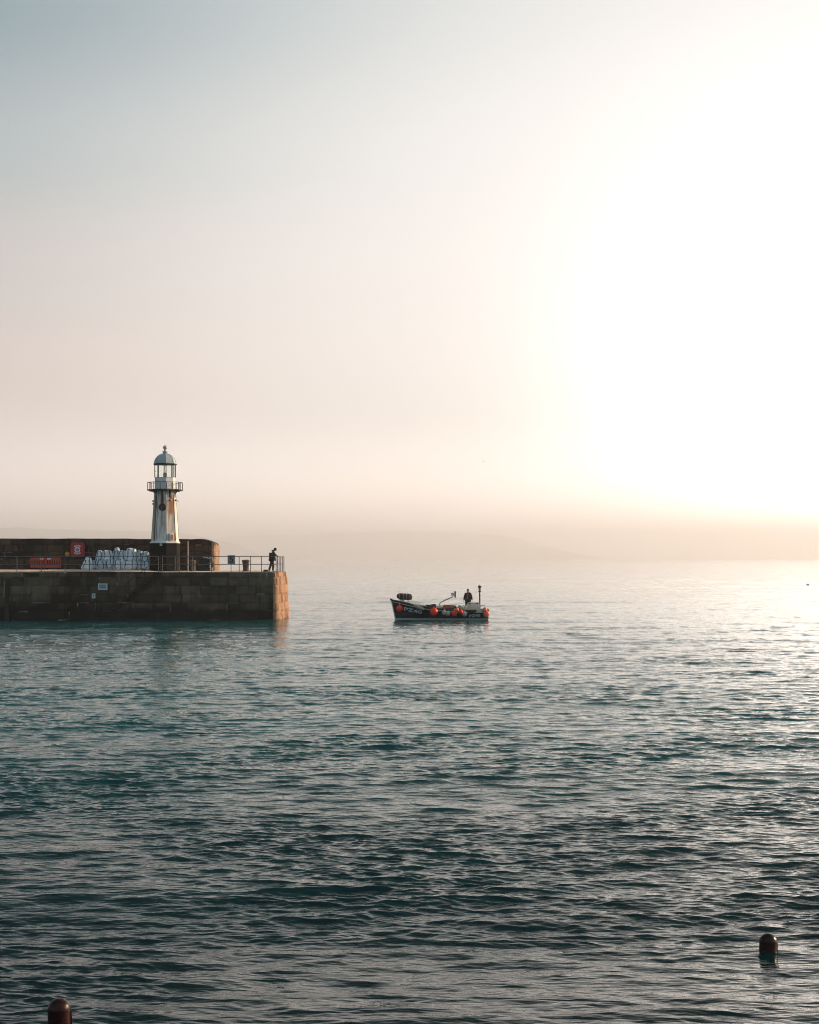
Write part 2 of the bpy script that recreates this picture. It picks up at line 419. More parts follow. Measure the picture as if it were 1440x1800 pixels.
def masonry(name, m, path, zs, course, avg, z0, parent, step, batter=0.0, ztop=None, yfun=None, rough=1.0, closed_top=None, weed_shade=None, mortar_p=.3, sstart=0.0, shade_fun=None):
    """vertical wall sheet following a plan polyline (x,y); normals to the right of travel"""
    pts = [Vector((p[0], p[1])) for p in path]; S = []; Pn = []
    acc = 0
    for a, c in zip(pts[:-1], pts[1:]):
        d = (c-a); l = d.length; n = max(1, round(l/step))
        for i in range(n):
            S.append(acc+l*i/n); Pn.append(a+d*(i/n))
        acc += l
    S.append(acc); Pn.append(pts[-1])
    Nn = []
    for i in range(len(Pn)):
        d = (Pn[min(i+1, len(Pn)-1)]-Pn[max(0, i-1)]).normalized(); Nn.append(Vector((d.y, -d.x)))
    vs = []; shade = []; mort = []; wd = []
    for z in zs:
        for i, p in enumerate(Pn):
            zz = z if ztop is None else zs[0]+(z-zs[0])*(ztop(p.x, p.y)-zs[0])/(zs[-1]-zs[0])
            jd, rb, rm = block_info(S[i]+sstart, zz, course, avg, z0)
            j = max(0.0, 1-jd/(.05 if step < .1 else .09))
            off = -.035*j + (rb-.5)*.05*rough + .035*rough*fbm(p.x*1.7, p.y*1.7, zz*1.7+3) + batter*(zs[-1]-zz)
            base = yfun(p.x, zz) if yfun else 0.0
            q = p+Nn[i]*(off-base)
            vs.append((q.x, q.y, zz)); shade.append(rb-.7*j)
            mort.append(j*.75*max(0, min(1, .6+1.6*fbm(p.x*1.1, p.y*1.1, zz*1.3+7))) if rm < mortar_p else 0.0)
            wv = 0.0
            if weed_shade: wv = max(0, min(1, (weed_shade-zz)/.8+.9*fbm(p.x*.6, p.y*.6, zz*.8)+.5))
            wd.append(max(wv, shade_fun(p.x, zz) if shade_fun else 0.0)*.95)  # tidal weed plus the painted shade of the steps
    nu = len(Pn)
    o = MB().grid(vs, nu, len(zs)).build(name, m, parent, smooth=True, fix=False)
    for nme, dat in (('shade', shade), ('mortar', mort), ('weed_shade', wd)):
        a = o.data.attributes.new(nme, 'FLOAT', 'POINT'); a.data.foreach_set('value', dat)
    o.data.set_sharp_from_angle(angle=R(50))
    return o

# pier ---------------------------------------------------------------------
YF = 106.1; ZD = 3.43
def deck_z(x, y):
    a = min(1, max(.45, (-16.5-x)/4.5)); c = min(1, max(0, (y-YF)/1.7)); return ZD+.17*a*a*(3-2*a)*c
pier = empty('harbour_pier', (-25, 110, 0), 'dark stone harbour pier with sunlit orange end face and recessed steps', 'pier')
IP = Vector((25, -110, 0))     # children are given world coordinates through this offset
def rel(o): o.location = IP; return o
XR0 = (114-720)/FPX*YF; XR1 = (270-720)/FPX*YF; RD = .7
XS0 = P(180, 0, YF).x; XS1 = P(281, 0, YF).x
def stair_z(x):
    n = 17; f = (x-XS0)/(XS1-XS0); return ZD*max(0, min(n, math.floor(f*n)+1))/n if x > XS0 else -.2
def recess(x, z):
    if x < XR0 or x > XS1: return 0.0
    return RD if z > stair_z(x) else 0.0
def stair_shade(x, z):
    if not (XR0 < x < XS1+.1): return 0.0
    ln = ZD*(x-XS0)/(XS1-XS0); d = z-ln      # shade of the steps, painted as a dark band along their line
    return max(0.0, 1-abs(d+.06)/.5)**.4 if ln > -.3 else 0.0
zs = list(np.arange(-1.2, ZD+.001, (ZD+1.2)/74))
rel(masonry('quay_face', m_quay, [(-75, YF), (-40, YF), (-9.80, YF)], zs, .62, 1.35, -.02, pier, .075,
            yfun=lambda x, z: recess(x, z), weed_shade=1.25, mortar_p=.07, batter=.01, shade_fun=stair_shade))
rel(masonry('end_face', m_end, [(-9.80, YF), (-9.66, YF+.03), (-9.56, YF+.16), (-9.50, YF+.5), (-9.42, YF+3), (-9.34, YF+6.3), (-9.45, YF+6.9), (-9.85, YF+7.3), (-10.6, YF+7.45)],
            zs, .62, .95, -.02, pier, .06, batter=.06, rough=1.6, weed_shade=-.1, mortar_p=.5, sstart=65.2))
rel(masonry('sea_face', m_quay, [(-10.6, YF+7.45), (-40, YF+7.45), (-75, YF+7.45)], zs[::6], .62, 1.35, -.02, pier, .5, weed_shade=1.5))
# deck surface
gx = list(np.arange(-75, -30, 1.0))+list(np.arange(-30, -9.9, .18)); gy = [YF+.5, YF+.8]+list(np.arange(YF+1.1, YF+7.2, .22))+[YF+7.42]
dv = [(x, y, deck_z(x, y)+.012*fbm(x*.9, y*.9, 5)-.004) for y in gy for x in gx]
rel(MB().grid(dv, len(gx), len(gy)).build('deck', m_deckm, pier, smooth=True))
dk = MB()      # end strip of deck that follows the curved end, and the strip beside the steps
xe = list(np.arange(-9.9-.001, -9.40, .08)); gy2 = list(np.arange(YF+.10, YF+6.9, .22))
rel(MB().grid([(min(x, -9.62 if y < YF+.3 else -9.44+.02*(y-YF)), y, ZD-.006+.01*fbm(x*2, y*2, 1)) for y in gy2 for x in xe], len(xe), len(gy2)).build('deck_edge', m_cope, pier, smooth=True))
# coping stones along the front edge, each a slightly uneven slab (notched back behind the steps)
cp = MB(); x = -75.0; k = 0
while x < -9.9:
    ln = 1.0+.5*rnd(k, 3); x2 = min(x+ln, -9.75)
    for a in (XR0, XS1):
        if x < a-.01 and x2 > a: x2 = a
    y0 = YF+.09 if not (XR0-.01 <= x < XS1-.01) else YF+RD+.07
    dz = .018*(rnd(k, 8)-.5)
    cp.box(((x+x2)/2, (y0+YF+1.0)/2, ZD-.03+dz), (x2-x-.025, YF+1.0-y0, .10), bev=.02)
    x = x2; k += 1
rel(cp.build('coping', m_cope, pier))
# the steps
m_step = mat('step_stone', (.006,.006,.005), .9, var=.4, scale=5, bump=.01)
ns = 17; sw = (XS1-XS0)/ns
for i in range(ns):
    xa = XS0+i*sw; zt = ZD*(i+1)/ns
    if i == ns-1: continue
    o = MB().box((xa+sw/2-.01, YF+RD/2-.02, zt-.03), (sw+.05, RD+.06, .09), bev=.012).build('step', m_step, pier); rel(o)
rel(MB().box(((XR0+XS0)/2, YF+RD/2, -.25), (XS0-XR0, RD, .4), bev=.03).build('landing', m_step, pier))

# sea wall (parapet) -----------------------------------------------------------
par = empty('parapet_wall', (-30, 111.5, 3.4), 'tall brown stone parapet wall on the pier with a rounded sunlit end', 'wall')
YP = 111.5; XE = P(379, 0, YP).x
#ztw = lambda x, y: (CAM_H+(982-948)*YP/FPX + .03*fbm(x*.8, 0, 2) + (.035 if x < -21 else 0.0)) - (0 if x < -15.65 else .32*((x+15.65)/1.1)**1.3 if x < XE-.0001 and x > -15.65 else .34)
xk = P(318, 0, YP).x
ppath = [(-75, YP), (xk, YP), (XE-.28, YP-.10), (XE-.10, YP-.04), (XE, YP+.16), (XE+.05, YP+.8), (XE+.12, YP+1.5), (XE+.02, YP+1.72), (XE-.25, YP+1.8), (xk, YP+1.8), (-75, YP+1.8)]
zp = list(np.linspace(3.3, 5.9, 42))
def zt2(x, y):
    zt = CAM_H+(982-948)*YP/FPX + .03*fbm(x*.8, 0, 2) + (.03 if x < -21 else 0)
    u = max(0.0, (x-(-15.75))/((XE+.12)+15.75)); return zt-.36*min(1, u)**1.6 - (.18*max(0, (u-.82)/.18)**2 if u > .82 else 0)
IQ = Vector((30, -111.5, -3.4))
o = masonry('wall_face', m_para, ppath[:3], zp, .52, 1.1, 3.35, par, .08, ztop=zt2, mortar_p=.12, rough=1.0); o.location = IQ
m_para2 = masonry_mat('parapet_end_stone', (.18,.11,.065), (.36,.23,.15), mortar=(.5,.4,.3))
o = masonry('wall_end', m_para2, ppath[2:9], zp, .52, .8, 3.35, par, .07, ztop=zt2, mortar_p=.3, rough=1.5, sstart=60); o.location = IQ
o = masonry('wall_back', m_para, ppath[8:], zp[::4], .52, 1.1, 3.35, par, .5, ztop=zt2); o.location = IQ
# top of the wall
xs_ = list(np.arange(-75, -17, .8))+list(np.arange(-17, XE+.10, .1)); tp = []
for j in range(7):
    for x in xs_:
        f = j/6; ya = YP+.02-(.1 if x > xk else 0)*((x-xk)/(XE-xk) if x > xk else 0)
        tp.append((x, ya+(1.78-.02)*f, zt2(x, 0)-.02+.06*math.sin(PI*f)))
o = MB().grid(tp, len(xs_), 7).build('wall_top', m_para, par, smooth=True); o.location = IQ

# ------------------------------------------------------------------ lighthouse
m_black = mat('black_paint', (.005,.006,.007), .8, var=.3, scale=6, bump=.003, spec=.15)
m_iron = mat('dark_iron', (.016,.015,.015), .7, var=.4, scale=20, bump=.002)
m_white = mat('white_paint', (.66,.68,.675), .5, var=.10, scale=5, stain=((.34,.30,.25), 2.5, .62), bump=.004, bscale=14)
m_rail = mat('rail_paint', (.10,.11,.115), .45, metal=.2, var=.3, scale=12)
m_glass = bpy.data.materials.new('glass'); m_glass.use_nodes = True
t = m_glass.node_tree; t.nodes.clear()
tr = t.nodes.new('ShaderNodeBsdfTransparent'); tr.inputs[0].default_value = (.93,.96,.95,1)
gl = t.nodes.new('ShaderNodeBsdfGlossy'); gl.inputs['Roughness'].default_value = .03
fr = t.nodes.new('ShaderNodeFresnel'); fr.inputs[0].default_value = 1.45
mx = t.nodes.new('ShaderNodeMixShader'); fm = t.nodes.new('ShaderNodeMath'); fm.operation = 'MULTIPLY'; fm.inputs[1].default_value = .45; t.links.new(fr.outputs[0], fm.inputs[0]); t.links.new(fm.outputs[0], mx.inputs[0]); t.links.new(tr.outputs[0], mx.inputs[1]); t.links.new(gl.outputs[0], mx.inputs[2])
ou = t.nodes.new('ShaderNodeOutputMaterial'); t.links.new(mx.outputs[0], ou.inputs[0])

LY = 109.3; SL = FPX/LY
LX = (290.3-720)/SL
zl = lambda py: CAM_H+(982-py)/SL
LZ = deck_z(LX, LY)
lh = empty('lighthouse', (LX, LY, LZ), 'small white octagonal iron lighthouse with domed lantern, black gallery and rust streaks', 'lighthouse')
def lz(py): return zl(py)-LZ
ROT = -PI/2-R(8)            # direction of the face looking at the harbour
va = [ROT+R(22.5)+k*R(45) for k in range(8)]      # corner angles
def octo(r, z): return [(r*math.cos(a), r*math.sin(a), z) for a in va]
def octo_mb(prof):
    vs = []; fs = []
    for r, z in prof: vs += octo(r, z)
    for i in range(len(prof)-1):
        for k in range(8): fs.append((i*8+k, i*8+(k+1)%8, (i+1)*8+(k+1)%8, (i+1)*8+k))
    fs.append(tuple(range(8))[::-1]); fs.append(tuple((len(prof)-1)*8+k for k in range(8)))
    return MB().add(vs, fs)
# shaft: fine grid per face with rust painted where it runs
rb, rt = 24.1/SL, 18.3/SL; zb, ztp = lz(952), lz(862)
m_shaft = bpy.data.materials.new('shaft_paint'); m_shaft.use_nodes = True
t = m_shaft.node_tree; b = t.nodes['Principled BSDF']; b.inputs['Roughness'].default_value = .55
vc = t.nodes.new('ShaderNodeVertexColor'); vc.layer_name = 'paint'; t.links.new(vc.outputs[0], b.inputs['Base Color'])
nz = t.nodes.new('ShaderNodeTexNoise'); nz.inputs['Scale'].default_value = 12; tcn = t.nodes.new('ShaderNodeTexCoord'); t.links.new(tcn.outputs['Object'], nz.inputs[0])
bp = t.nodes.new('ShaderNodeBump'); bp.inputs['Distance'].default_value = .012; t.links.new(nz.outputs[0], bp.inputs['Height']); t.links.new(bp.outputs[0], b.inputs['Normal'])
nvz, nuf = 150, 26
vs = []; fs = []; cols = []
# streaks: photo x, top y, bottom y, half width px, strength, colour kind
ST = [(288.3,868,888,3.0,1.3,'r'), (288,897,925,3.2,.6,'t'), (301.8,868,884,3.0,1.3,'r'), (303,876,902,4.4,1.1,'o'), (300,885,910,2.0,.5,'o'),
      (276,868,893,2.3,1.2,'r'), (274,885,948,2.5,.75,'t'), (307,864,935,2.2,.45,'t'), (297,866,900,1.2,.4,'t'), (282,868,905,1.0,.35,'t'),
      (305,942,953,4.5,.7,'o'), (309,938,953,2.0,.9,'o'), (292.5,900,935,1.6,.4,'t'), (300,905,952,3.0,.35,'t'), (305,900,945,2.5,.4,'t'), (271,900,950,1.2,.5,'t'), (280,935,952,1.0,.3,'t'), (290,930,952,1.2,.2,'t')]
KC = {'r': (.13,.022,.008), 'o': (.33,.11,.025), 't': (.27,.17,.09)}
for k in range(8):
    a0, a1 = va[k-1], va[k]; off = len(vs)
    for j in range(nvz):
        f = j/(nvz-1); z = zb+(ztp-zb)*f; r = rb+(rt-rb)*f
        r += .03*max(0, 1-f/.04)
        p0 = Vector((math.cos(a0)*r, math.sin(a0)*r)); p1 = Vector((math.cos(a1)*r, math.sin(a1)*r))
        py = 982-(z+LZ-CAM_H)*SL
        for i in range(nuf):
            q = p0.lerp(p1, i/(nuf-1)); vs.append((q.x, q.y, z))
            px = 290.3+q.x*SL
            c = Vector((.72,.73,.715)) * (.92+.12*fbm(q.x*2, q.y*2, z*.8))
            if q.y > 0.2: px = 290.3-q.x*SL    # the far side weathers in the same manner
            for (sx, y0, y1, hw, s, kd) in ST:
                if y0-2 < py < y1+6:
                    wob = .5*fbm(z*2, sx, 0)
                    w_ = hw*(.55+.45*min(1, (py-y0+2)/14))
                    g = math.exp(-((px-sx-wob)/w_)**2*1.3)
                    g *= min(1, max(0, (py-y0+2)/3))*min(1, max(0, (y1+6-py)/8))
                    g *= .55+.9*(.5+.5*fbm(px*1.1, 7, z*1.2))
                    g = min(1, max(0, g*s*1.3)); c = c.lerp(Vector(KC[kd]), g)
            g = max(0, fbm(q.x*9, q.y*9, z*.5+9)-.12)*1.2; c = c.lerp(Vector((.34,.26,.18)), min(.6, g))
            cols += [c.x, c.y, c.z, 1]
    for j in range(nvz-1):
        for i in range(nuf-1):
            n0 = off+j*nuf+i; fs.append((n0, n0+1, n0+nuf+1, n0+nuf))
o = MB().add(vs, fs).build('shaft', m_shaft, lh, fix=False)
ca = o.data.color_attributes.new('paint', 'FLOAT_COLOR', 'POINT'); ca.data.foreach_set('color', cols)
r_ = 26.4/SL
octo_mb([(r_, 0), (r_, .35), (r_*.985, .36), (r_*.985, lz(955))]).build('base', m_black, lh)
octo_mb([(r_*1.0, lz(955)+.002), (r_*1.01, lz(954)), (25.0/SL, lz(952.2)), (24.3/SL, lz(950.8))]).build('base_ledge', m_white, lh)
# ribs at the corners of the shaft
mb = MB()
for a in va: mb.tube([(rb*math.cos(a), rb*math.sin(a), zb+.03), (rt*math.cos(a), rt*math.sin(a), ztp)], .018, 6)
mb.build('corner_rib', m_shaft, lh)
o = lh.children[-1]; ca = o.data.color_attributes.new('paint', 'FLOAT_COLOR', 'POINT'); ca.data.foreach_set('color', [c for v in o.data.vertices for c in ((.5,.5,.48,1) if fbm(v.co.x*3, v.co.y*3, 1) < .15 else (.32,.22,.14,1))])
def facept(k, u, py, out=0.0):
    """point on shaft face k, u metres right of its centre, at photo height py"""
    z = lz(py); f = (z-zb)/(ztp-zb); ap = (rb+(rt-rb)*f)*math.cos(R(22.5))+out
    a = ROT+k*R(45); return Vector((math.cos(a)*ap-math.sin(a)*u, math.sin(a)*ap+math.cos(a)*u, z))
# round window on the harbour face
pc = facept(0, .045, 892.3, .03); az = ROT
def disc(c, r, thick, n=28):
    m = Matrix.Translation(c) @ Matrix.Rotation(az+PI/2, 4, 'Z'); q = MB().lathe([(r*.98, 0), (r, -thick*.3), (r*.9, -thick)], n, axis='Y')
    return MB().add([m @ Vector(v) for v in q.v], q.f)
m_dglass = mat('dark_glass', (.008,.012,.014), .12, var=.1)
ring = MB(); mR = Matrix.Translation(pc) @ Matrix.Rotation(az+PI/2, 4, 'Z')
ring.tube([mR @ Vector((.25*math.cos(a*PI/16), -.01, .25*math.sin(a*PI/16))) for a in range(33)], .028, 6)
wi = ring.build('window_frame', m_iron, lh, smooth=True)
disc(pc, .245, .02).build('window', m_dglass, lh)
# hatch, plaque, floodlights and pipe
hb = MB(); fc = facept(1, .02, 944.5, .05)
hb.box((0,0,0), (.34,.12,.52), bev=.01); Mh = Matrix.Translation(fc) @ Matrix.Rotation(ROT+R(45)+PI/2, 4, 'Z')
hb.v = [tuple(Mh @ Vector(v)) for v in hb.v]; hf = hb.build('hatch', m_white, lh)
hb = MB().box((0,-.065,0), (.2,.03,.38), bev=.005); hb.v = [tuple(Mh @ Vector(v)) for v in hb.v]; hb.build('hatch_panel', mat('grey_panel', (.16,.17,.18), .5), hf)
a = ROT; pa = Vector((math.cos(a), math.sin(a), 0))*(r_*math.cos(R(22.5))+.012)
pl = MB().box((0,0,0), (.17,.02,.17)); Mp = Matrix.Translation(pa+Vector((.01,0,lz(957.7)))) @ Matrix.Rotation(ROT+PI/2, 4, 'Z')
pl.v = [tuple(Mp @ Vector(v)) for v in pl.v]; po = pl.build('plaque', m_white, lh)
pl = MB()
for dz in (.04, 0, -.04): pl.box((0,-.013,dz), (.11,.006,.018))
pl.v = [tuple(Mp @ Vector(v)) for v in pl.v]; pl.build('plaque_lines', m_iron, po)
for px, py, sx in ((270.3, 881, -1), (270.3, 886, -1), (302.8, 879.3, 1)):
    k = 1 if px > 300 else -1
    z = lz(py); x = (px-290.3)/SL; y = -.55 if px > 300 else -.2
    fl = MB(); fl.box((x, y, z), (.13, .16, .11), bev=.02); fl.tube([(x-sx*.02, y+.02, z), (x-sx*.26 if px < 300 else x, y+.05 if px < 300 else y+.2, z+.02)], .018, 6)
    fl.build('floodlight', m_white if px > 300 else m_iron, lh)
fl = MB(); x = (309.5-290.3)/SL-.05; z = lz(879.5)
fl.tube([(x-.1, -.1, z+.02), (x+.08, -.12, z+.02), (x+.16, -.12, z-.01), (x+.24, -.12, z-.10)], .022, 6); fl.box((x+.03, -.12, z+.0), (.08,.1,.12), bev=.01)
fl.build('bracket_lamp', m_iron, lh)
MB().tube([(facept(-1, .12, py_, .03)) for py_ in (951, 930, 910, 890, 872)], .022, 6).build('conduit', mat('rusty_pipe', (.10,.045,.025), .8, var=.5, scale=9), lh)
# gallery
gr, gz = 31.2/SL, lz(861.2)
octo_mb([(gr-.05, gz-.07), (gr, gz-.05), (gr, gz+.02), (gr-.02, gz+.03)]).build('gallery_floor', m_iron, lh)
for k in range(8):
    a = ROT+k*R(45); c, s_ = math.cos(a), math.sin(a)
    arc = [( .80+.44*(1-math.cos(q)), gz-.50+.44*math.sin(q)) for q in [i*PI/2/8 for i in range(9)]]
    mb = MB().tube([((r-.06)*c, (r-.06)*s_, z) for r, z in arc], .024, 6)
    mb.tube([(.68*c, .68*s_, gz-.09), (1.20*c, 1.20*s_, gz-.09)], .03, 6)
    mb.tube([(.73*c, .73*s_, gz-.08), (.755*c, .755*s_, gz-.56)], .05, 6)
    mb.build('gallery_bracket', m_iron, lh)
gp = [Vector((30.3/SL*math.cos(a), 30.3/SL*math.sin(a), 0)) for a in va]
rz_ = lz(848.2)
mb = MB()
for k in range(8): mb.tube([gp[k-1]+Vector((0,0,rz_)), gp[k]+Vector((0,0,rz_))], .022, 6)
mb.build('gallery_rail', m_iron, lh)
for k in range(8):
    for f in (0, .5):
        q = gp[k-1].lerp(gp[k], f)
        MB().tube([q+Vector((0,0,gz+.02)), q+Vector((0,0,rz_))], .022 if f else .028, 6).build('baluster', m_iron, lh)
# lantern
rl = 17.9/SL
o = octo_mb([(rl, gz+.02), (rl, lz(840.5)), (rl+.02, lz(840)), (rl+.02, lz(839.3))]).build('lantern_wall', m_white, lh)
for k in (0, 1, 2, 7):
    a = ROT+k*R(45); ap = rl*math.cos(R(22.5)); u = Vector((math.cos(a), math.sin(a), 0)); v_ = Vector((-math.sin(a), math.cos(a), 0))
    mb = MB(); z0, z1 = gz+.1, gz+.50
    for s_ in (-.22, .22): mb.tube([u*(ap+.008)+v_*s_+Vector((0,0,z0)), u*(ap+.008)+v_*s_+Vector((0,0,z1))], .012, 4)
    for z in (z0, z1): mb.tube([u*(ap+.008)-v_*.22+Vector((0,0,z)), u*(ap+.008)+v_*.22+Vector((0,0,z))], .012, 4)
    mb.build('panel_moulding', m_white, o)
zg0, zg1 = lz(839.3), lz(817)
for a in va:
    MB().tube([(rl*math.cos(a), rl*math.sin(a), zg0), (rl*math.cos(a), rl*math.sin(a), zg1)], .036, 6).build('glazing_bar', m_iron, lh)
for k in range(8):
    p, q = octo(rl-.02, zg0)[k-1], octo(rl-.02, zg0)[k]
    pp, qq = octo(rl-.02, zg1)[k-1], octo(rl-.02, zg1)[k]
    MB().add([p, q, qq, pp], [(0,1,2,3)]).build('glass_pane', m_glass, lh)
mb = MB().lathe([(.10, gz), (.10, zg0-.05), (.16, zg0-.04), (.16, zg0+.0)], 16); pe = mb.build('lamp_pedestal', m_iron, lh)
m_lens = mat('lens', (.36,.30,.27), .15, var=.1, scale=30)
mb = MB().lathe([(.15, zg0+.0), (.15,zg0+.04), (.13,zg0+.06), (.15,zg0+.10), (.13,zg0+.13), (.155,zg0+.2), (.13,zg0+.26), (.14,zg0+.30), (.12,zg0+.34), (.03, zg0+.36)], 20)
mb.build('lamp', m_lens, lh, smooth=True)
# dome
m_dome = mat('dome_paint', (.34,.41,.44), .5, var=.12, scale=4, stain=((.22,.2,.17), 3, .66))
octo_mb([(20.0/SL, lz(817.2)), (20.6/SL, lz(816.6)), (20.6/SL, lz(815.4)), (19.4/SL, lz(815.0))]).build('gutter', m_iron, lh)
prof = []
for i in range(13):
    q = i/12*PI/2*.93; prof.append(((19.0*math.cos(q))/SL, lz(815.2)+ (lz(797.2)-lz(815.2))*math.sin(q)/math.sin(PI/2*.93)))
dm = octo_mb(prof).build('dome', m_dome, lh)
for a in va: MB().tube([((r+.003)*math.cos(a), (r+.003)*math.sin(a), z) for r, z in prof], .016, 6).build('dome_rib', m_dome, dm)
mb = MB().lathe([(.15, lz(797.6)), (.11, lz(796.8)), (.19, lz(796)), (.19, lz(793.4)), (.10, lz(792.6)), (.06, lz(791)), (.085, lz(789.9)), (.145, lz(788.5)), (.165, lz(786.8)), (.14, lz(785)), (.075, lz(783.5)), (.03, lz(782.9)), (.012, lz(781.3))], 20)
mb.build('finial', m_dome, lh, smooth=True)

# ------------------------------------------------------------------ railings
def railing(name, label, base_pts, post_px, parts_y, ztop=1.12, zmid=.55, path=None):
    pass
RY = YF+.18
rl_l = empty('railing', P(60, 1005, RY)*1.0, 'grey two-bar railing along the pier edge left of the step head', 'railing', 'railings along the pier edge')
rl_r = empty('railing', P(380, 1005, RY), 'grey two-bar railing from the lighthouse round the pier end', 'railing', 'railings along the pier edge')
TOPZ = CAM_H+(982-978)/FPX*RY; MIDZ = CAM_H+(982-992)/FPX*RY
def loc(root, pts): return [Vector(p)-root.location for p in pts]
def post(root, px, Y, ztop=None, r=.026, mm=None, zb=None):
    X = (px-720)/FPX*Y; z0 = (deck_z(X, Y)-.01) if zb is None else zb
    return MB().tube(loc(root, [(X, Y, z0), (X, Y, TOPZ if ztop is None else ztop)]), r, 8).build('post', mm or m_rail, root)
xl, xr_ = -50.0, P(278.7, 0, RY).x
RYR = YF+RD+.16     # railing stands back at the steps
for z, nme in ((TOPZ, 'top_rail'), (MIDZ, 'mid_rail')):
    xa, xb = XR0-.02, XR0+.02
    MB().tube(loc(rl_l, [(xl, RY, z), (XR0-.06, RY, z), (XR0-.0, RY+.08, z), (XR0+.0, RYR-.08, z), (XR0+.08, RYR, z), (P(278.7,0,RYR).x, RYR, z)]), .024, 8).build(nme, m_rail, rl_l)
for px in (-140, -97, -55, -13, 29.7, 72.5, 114.4): post(rl_l, px, RY)
for px in (157.5, 200.5, 243.2, 278.7): post(rl_l, px, RYR)
# right hand railing turning round the end of the pier
EX = lambda y: -9.44+.02*(y-YF)-.16
turn = [(P(285.7,0,RY).x, RY), (P(480.5,0,RY).x, RY), (EX(RY+.3)-.12, RY+.03), (EX(RY+.3), RY+.25), (EX(YF+5.6), YF+5.6), (EX(YF+6.4)-.15, YF+6.35), (-10.4, YF+6.9)]
for z, nme in ((TOPZ, 'top_rail'), (MIDZ, 'mid_rail')):
    MB().tube(loc(rl_r, [(x, y, z) for x, y in turn]), .026, 8).build(nme, m_rail, rl_r)
for px in (285.7, 307.8, 315.6, 337.7, 372.3, 406.3, 420.6, 440.7, 459.8): post(rl_r, px, RY, ztop=TOPZ+.03 if px in (337.7,372.3) else None)
for y in (RY+.12, YF+1.25, YF+2.3, YF+3.4, YF+4.5, YF+5.6):
    x = EX(y); MB().tube(loc(rl_r, [(x, y, ZD-.01), (x, y, TOPZ)]), .03, 8).build('post', m_rail, rl_r)
# sloping handrail down the steps
hr = empty('handrail', P(284, 1005, RYR), 'thin dark sloping handrail running down the pier steps', 'handrail')
ya = YF+RD-.12
A = P(284.5, 976.5, ya); B = P(196, 1046, ya)
MB().tube(loc(hr, [A+Vector((.12,0,.0)), A, B, B+Vector((-.12,0,-.02))]), .022, 8).build('rail', m_iron, hr)
for f in (.02, .34, .66, .97):
    q = A.lerp(B, f); zf = max(stair_z(q.x), 0)
    MB().tube(loc(hr, [(q.x, ya, min(zf, q.z-.4)), (q.x, ya, q.z)]), .018, 6).build('post', m_iron, hr)
m_pole = mat('galvanised', (.42,.38,.37), .45, metal=.2, var=.15)
pz = P(330.3, 0, YF+.32)
tp_ = empty('pole', (pz.x, YF+.32, ZD), 'tall pale metal pole beside the right side of the lighthouse base', 'pole')
MB().tube([(0,0,0), (0,0,CAM_H+(982-951)/FPX*YF-ZD)], .04, 10).build('shaft', m_pole, tp_)
MB().lathe([(.1,0), (.1,.02), (.05,.03)], 12).build('foot_plate', m_pole, tp_)

# ------------------------------------------------------------------ number sign
sg = empty('number_sign', P(406.7, 992, RY-.06), 'blue-grey square sign with a black number 5 fixed to the railing', 'sign')
m_sgn = mat('sign_blue', (.13,.20,.22), .5, var=.12); m_sl = mat('sign_pale', (.30,.38,.40), .5, var=.1); m_blk = mat('sign_black', (.008,.010,.012), .5, var=.1)
hs = 16/2/24.5
pb = MB().box((0,0,hs), (13/24.5, .02, 16/24.5), bev=.004).build('board', m_sgn, sg)
q = text_mb('5', .70, .003, .035); q.v = [(v[0]*1.0, v[1]-.014, v[2]+hs+.02) for v in q.v]; q.build('numeral_outline', m_sl, pb, fix=False)
q = text_mb('5', .70, .003, .010); q.v = [(v[0]*1.0, v[1]-.022, v[2]+hs+.02) for v in q.v]; q.build('numeral', m_blk, pb, fix=False)
for s_ in (-1, 1): MB().tube([(s_*.1, .02, hs*2-.06), (s_*.1, .07, hs*2-.06)], .012, 6).build('clamp', m_rail, sg)

# ------------------------------------------------------------------ wall signs
m_sw = mat('sign_white', (.50,.62,.62), .45, var=.08, scale=20); m_stext = mat('sign_text', (.06,.12,.13), .5)
yb = YF+RD-.10
s1 = empty('notice_board', P(180.6, 1037, yb), 'wide white notice with dark rows of print on the pier face beside the steps', 'sign')
bd = MB().box((0,0,.235), (.68,.025,.46), bev=.005).build('board', m_sw, s1)
m_sin = mat('sign_tint', (.22,.33,.35), .5, var=.15); MB().box((0,-.014,.25), (.52,.006,.30)).build('print_panel', m_sin, bd)
mb = MB()
for z, segs in ((.33, [(-.04,.2)]), (.29, [(-.2,.12),(.06,.2)]), (.17, [(-.2,.1),(-.06,.12),(.08,.08),(.2,.1)]), (.14, [(-.18,.12),(0,.18),(.19,.12)])):
    for x, l in segs: mb.box((x,-.0195,z), (l,.004,.028))
mb.build('print', m_stext, bd)
s2 = empty('notice_board', P(164.6, 1052, yb), 'small upright white notice with a dark symbol low on the pier face', 'sign')
bd = MB().box((0,0,.18), (.25,.025,.35), bev=.005).build('board', m_sw, s2)
mb = MB().ball((0,-.016,.235), .055, 8, (1,.12,1)); mb.box((.01,-.016,.185), (.13,.006,.06)); mb.ball((-.045,-.016,.09), .03, 8, (1,.15,1)); mb.ball((.045,-.016,.09), .03, 8, (1,.15,1)); mb.box((0,-.016,.12), (.03,.006,.03))
mb.build('symbol', m_stext, bd)
# timber rubbing post low on the far left of the pier face
m_timber = mat('wet_timber', (.012,.011,.010), .7, var=.4, scale=6, bump=.01)
tf = empty('fender_post', P(12.3, 1089, YF-.10), 'dark timber fender post with an iron strap at the far left of the pier face', 'fender')
MB().box((0,0,1.1), (.30,.2,3.4), bev=.03).build('timber', m_timber, tf)
MB().tube([(-.19,-.06,1.6), (-.19,-.06,2.75)], .022, 6).build('strap', m_pole, tf)

